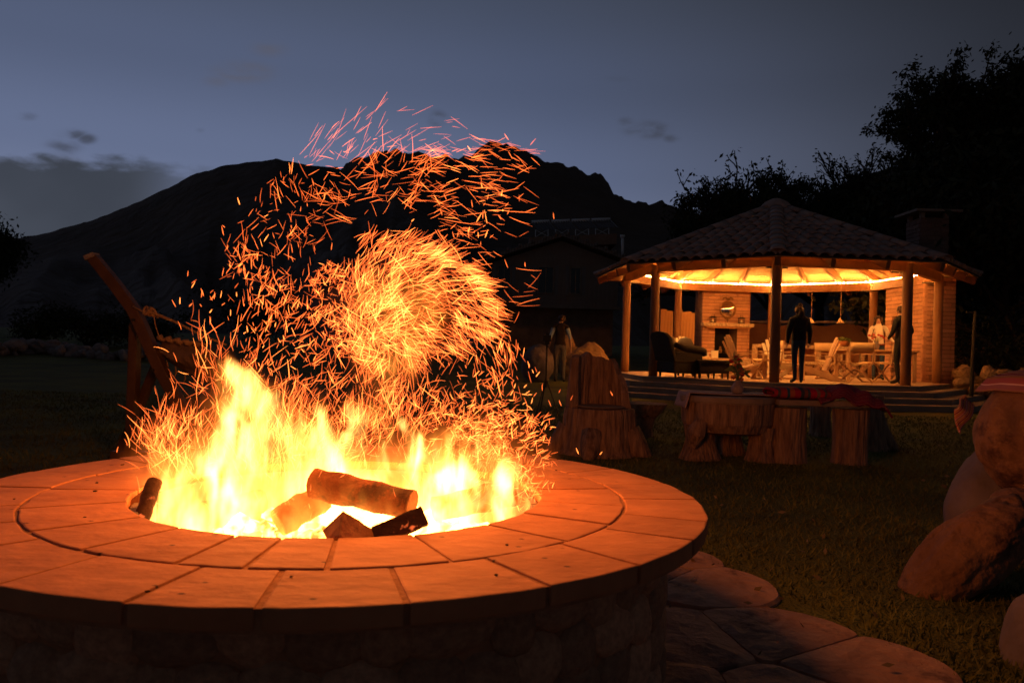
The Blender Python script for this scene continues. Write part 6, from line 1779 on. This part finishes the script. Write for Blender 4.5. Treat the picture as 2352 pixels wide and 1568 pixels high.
# ------------------------------------------------------------------ sparks: burning straw flying up
def sparks():
    rnd = random.Random(99)
    mats = [emat('spark_dim', (1, .13, .022), .62, True), emat('spark_mid', (1, .155, .026), 1.1, True), emat('spark_hot', (1, .23, .038), 1.8, True)]
    b = MB()
    def one(px, py, ang, L, w, hot, y=None, bend=0.0):
        "a glowing sliver at a place in the air, ang in degrees, 0 = level, 90 = upright"
        if mnoise.noise(Vector((px / 42, py / 42, 3.3))) < -.12 and rnd.random() < .62: return
        ang = ang + 34 * mnoise.noise(Vector((px / 30, py / 30, 9.1)))
        y = y if y is not None else 2.93 + max(-.45, min(.45, rnd.gauss(0, .2)))
        w *= .82; L *= math.exp(rnd.gauss(.05, .28)); c = P(px, py, y); s = y / FPX
        a = math.radians(ang); L = L * s; w = w * s * .5
        d = Vector((math.cos(a), rnd.uniform(-.35, .35), math.sin(a)))
        nrm = Vector((-math.sin(a), 0, math.cos(a))); dep = Vector((0, 1, 0))
        vs = []; K = 4
        for i in range(K + 1):
            u = i / K; r = w * (.35 + .65 * math.sin(PI * min(1, .12 + u * .95)) )
            if i == 0 or i == K: r = w * .35
            q = c + d * (u - .5) * L + nrm * bend * L * 4 * u * (1 - u)
            for k in range(3):
                t = 2 * PI * k / 3 + 1.57; vs.append(q + nrm * math.sin(t) * r + dep * math.cos(t) * r)
        fs = []
        for i in range(K):
            for k in range(3): fs.append((i * 3 + k, i * 3 + (k + 1) % 3, (i + 1) * 3 + (k + 1) % 3, (i + 1) * 3 + k))
        fs += [(2, 1, 0), (K * 3, K * 3 + 1, K * 3 + 2)]
        b.add(vs, fs, hot)
    g = rnd.gauss; U = rnd.uniform
    def hot(p0, p1):
        r = rnd.random(); return 0 if r < p0 else (1 if r < p0 + p1 else 2)
    # the bright whirl 
    def radial(px, py, cx, cy, turn):
        return math.degrees(math.atan2(-(py - cy), px - cx)) - turn
    n = 0
    while n < 2300:
        r = rnd.random() ** .62; t = U(0, 2 * PI)
        x = 903 + math.cos(t) * r * 200; y = 690 + math.sin(t) * r * 160
        if x > 1000 and y > 600: x += (x - 1000) * .35; y += (x - 1000) * .12
        if x < 830 and y < 610 - (830 - x) * -.5 and y < 600: continue
        an = radial(x, y, 870, 790, 34) + g(0, 17)
        if (x - 850) ** 2 / 110 ** 2 + (y - 735) ** 2 / 85 ** 2 < 1 and rnd.random() < .55: an = U(-90, 90)
        if x < 790: an = U(0, 180); L = U(8, 22)
        else: L = U(18, 48)
        one(x, y, an + (g(0, 30) if rnd.random() < .35 else 0), L * 1.15, U(1.2, 2.8), hot(.40, .42), bend=U(-.08, .08)); n += 1
    for i in range(300):   # fringe that flares out to the right
        t = U(-.35, 1.25); x = 905 + math.cos(t) * U(180, 225) + (28 if t < .8 else 0); y = 700 - math.sin(t) * U(135, 172) + 30 * math.cos(t)
        one(x, y, radial(x, y, 870, 790, 38) + g(0, 7), U(20, 52), U(1.2, 2.6), hot(.4, .45), bend=U(-.06, .03))
    for i in range(260):   # right shoulder falling away
        u = rnd.random(); x = 1020 + 150 * u + g(0, 20); y = 640 + 190 * u ** .8 + g(0, 46)
        one(x, y, -28 - 50 * u + g(0, 20), U(16, 38), U(1.6, 3.2), hot(.45, .45), bend=U(-.04, .04))
    for i in range(560):   # neck between the fire and the whirl
        u = rnd.random(); x = 895 + g(0, 72) + 30 * u; y = 800 + 190 * u
        if rnd.random() < .3: x = 800 + g(0, 50)
        one(x, y, 78 + g(0, 38), U(14, 46), U(1.1, 2.7), hot(.5, .4), bend=U(-.05, .05))
    # the wide sparse crown
    n = 0
    while n < 760:
        t = math.radians(U(-12, 205)); r = U(.60, 1.06)
        if rnd.random() < .25: r = U(.5, .8)
        x = 875 + math.cos(t) * 335 * r; y = 640 - math.sin(t) * 305 * r
        if math.degrees(t) < 30 and rnd.random() < .6: continue
        if (x - 905) ** 2 / 200 ** 2 + (y - 700) ** 2 / 175 ** 2 < 1: continue
        lf = (875 - x) / 335
        if lf > .45: an = 90 + g(0, 42); L = U(8, 28)
        elif lf > -.35: an = 52 + g(0, 42) if rnd.random() < .65 else U(-40, 20); L = U(16, 44)
        else: an = -8 + g(0, 20); L = U(16, 40)
        if y > 620 and lf > .3: an = 75 + g(0, 40); L = U(10, 30)
        one(x, y, an, L * U(.7, 1.45), U(1.1, 2.3), hot(.45, .50), bend=U(-.05, .05)); n += 1
    for i in range(150):   # right side of the crown, level streaks
        x = U(950, 1230); y = 330 + (x - 950) * .10 + abs(g(0, 62)); one(x, y, -12 + g(0, 20) if x > 1060 else 14 + g(0, 18), U(22, 46), U(1.5, 2.6), hot(.4, .55))
    # thin pink streaks against the sky
    for i in range(125):
        x = U(705, 1235); top = 225 + 130 * abs((x - 900) / 330) ** 1.2
        y = U(top, 365) if x < 1010 else U(max(top, 260), 345)
        an = (58 + g(0, 9)) if x < 880 else ((32 + g(0, 12)) if x < 1000 else (-8 + g(0, 14)))
        one(x, y, an, U(22, 58) if x < 1010 else U(20, 36), U(1.0, 2.0), 0 if rnd.random() < .75 else 1)
    # strays
    for x, y, r, c_ in ((520, 480, 30, 6), (560, 600, 30, 22), (480, 690, 40, 14), (600, 740, 50, 40), (560, 650, 40, 30), (1130, 560, 60, 16), (1120, 480, 70, 26), (1150, 850, 40, 22), (1190, 900, 40, 20), (1235, 960, 30, 10), (1090, 880, 60, 46), (1330, 1036, 6, 1), (1385, 1040, 3, 1), (1407, 902, 2, 1), (1230, 790, 2, 1), (268, 1032, 4, 1), (1210, 735, 3, 1), (1060, 500, 50, 14)):
        for i in range(c_): one(x + g(0, r), y + g(0, r), U(40, 130), U(8, 18), U(2.2, 3.6), hot(.1, .7))
    for i in range(110): one(600 + g(0, 45), U(520, 850), 85 + g(0, 35), U(10, 30), U(1.6, 3.0), hot(.4, .5), bend=U(-.06, .06))
    for i in range(120): one(700 + g(0, 50), 760 + g(0, 60), 60 + g(0, 40), U(12, 30), U(1.8, 3.2), hot(.35, .5))
    # fuzzy sprays round the flames
    for cx, cy, sx, sy, n, base in ((410, 1010, 52, 55, 430, 95), (520, 850, 52, 60, 170, 95), (650, 960, 70, 60, 430, 80), (630, 1050, 60, 50, 330, 90), (800, 980, 70, 50, 330, 70), (900, 950, 60, 50, 260, 80),
                                    (1105, 985, 66, 48, 560, 40), (1190, 1040, 42, 50, 330, 60), (1060, 1080, 70, 50, 220, 80), (1220, 1110, 22, 34, 90, 60), (750, 1040, 50, 40, 140, 40), (690, 1180, 40, 30, 50, 60)):
        for i in range(int(n * 1.25)):
            x, y = cx + g(0, sx), cy + g(0, sy)
            if y > 1215 or x > 1275 or x < 285: continue
            fan = base - (x - cx) / sx * 16
            one(x, y, fan + g(0, 24 if base > 60 else 48), (U(12, 30) if rnd.random() < .6 else U(28, 62)) if base > 60 else U(7, 24), U(1.0, 2.5) if base > 60 else U(1.5, 3.2), hot(.42, .42), bend=U(-.10, .10))
    for i in range(60):
        x, y = 1240 + g(0, 22), 1030 + g(0, 45); one(x, y, 35 + g(0, 25), U(8, 20), U(2, 3.2), hot(.2, .6))
    for i in range(9):
        one(380 + g(0, 60), 1045 + g(0, 20), U(-20, 40), U(14, 26), U(2.4, 3.6), 1, y=2.6)
    o = b.build('sparks', mats)
    tag(o, 'swirl of orange glowing sparks flying up above the flames', 'sparks', kind='stuff')
sparks()

# ------------------------------------------------------------------ grass blades and fallen leaves
def grass():
    rng = np.random.default_rng(5)
    n = 90000
    y = 2.3 + 12 * rng.random(n) ** 1.5; x = rng.uniform(-.62, .72, n) * (y + 1)
    r = np.hypot(x - FIRE_C[0], y - FIRE_C[1]); k = (r > 2.12) & (np.hypot(x - PC.x, y - PC.y) > PR + 1.5)
    x, y = x[k], y[k]; n = len(x)
    z = np.array([gz(a, b) for a, b in zip(x, y)]) - .004
    z += np.array([.012 * mnoise.noise(Vector((a * .8, b * .8, 0))) for a, b in zip(x, y)])
    h = rng.uniform(.018, .05, n); a = rng.uniform(0, 2 * PI, n); w = rng.uniform(.0025, .005, n) * (1 + y * .12)
    lx, ly = rng.normal(0, .022, n), rng.normal(0, .022, n)
    v = np.empty((n, 3, 3))
    v[:, 0] = np.c_[x - np.cos(a) * w, y - np.sin(a) * w, z]; v[:, 1] = np.c_[x + np.cos(a) * w, y + np.sin(a) * w, z]; v[:, 2] = np.c_[x + lx, y + ly, z + h]
    me = bpy.data.meshes.new('grass'); me.vertices.add(n * 3); me.vertices.foreach_set('co', v.ravel())
    me.loops.add(n * 3); me.loops.foreach_set('vertex_index', np.arange(n * 3)); me.polygons.add(n)
    me.polygons.foreach_set('loop_start', np.arange(0, n * 3, 3)); me.polygons.foreach_set('loop_total', np.full(n, 3))
    me.materials.append(MT['blade']); me.update(); me.validate()
    o = bpy.data.objects.new('grass', me); COL.objects.link(o)
    tag(o, 'short dark grass of the lawn between fire pit and pavilion', 'grass', kind='stuff')
grass()
def litter():
    rnd = random.Random(61); b = MB()
    for i in range(420):
        y = rnd.uniform(2.4, 11); x = rnd.uniform(-.5, .68) * y
        if math.hypot(x - FIRE_C[0], y - FIRE_C[1]) < 1.4: continue
        on = math.hypot(x - FIRE_C[0], y - FIRE_C[1]) < 2.05
        leaves_into(b, Vector((x, y, gz(x, y) + (.062 if on else .035))), .01, 1, rnd.uniform(.02, .05), rnd, .1)
    o = b.build('fallen_leaves', MT['litter']); tag(o, 'small pale fallen leaves scattered over the lawn and paving', 'leaves', kind='stuff')
    b = MB()
    for i in range(16):
        a = rnd.uniform(0, 6.28); r = rnd.uniform(RI + .03, RO - .03); s_ = rnd.uniform(.0025, .0055)
        b.rock((FIRE_C[0] + r * math.cos(a), FIRE_C[1] + r * math.sin(a), ZR + s_ * .6), (s_ * 1.5, s_, s_ * .6), i, 1, .5)
    o = b.build('cinders', MT['soot']); tag(o, 'dark cinders lying scattered on the sandstone rim of the fire pit', 'cinders', kind='stuff')
litter()
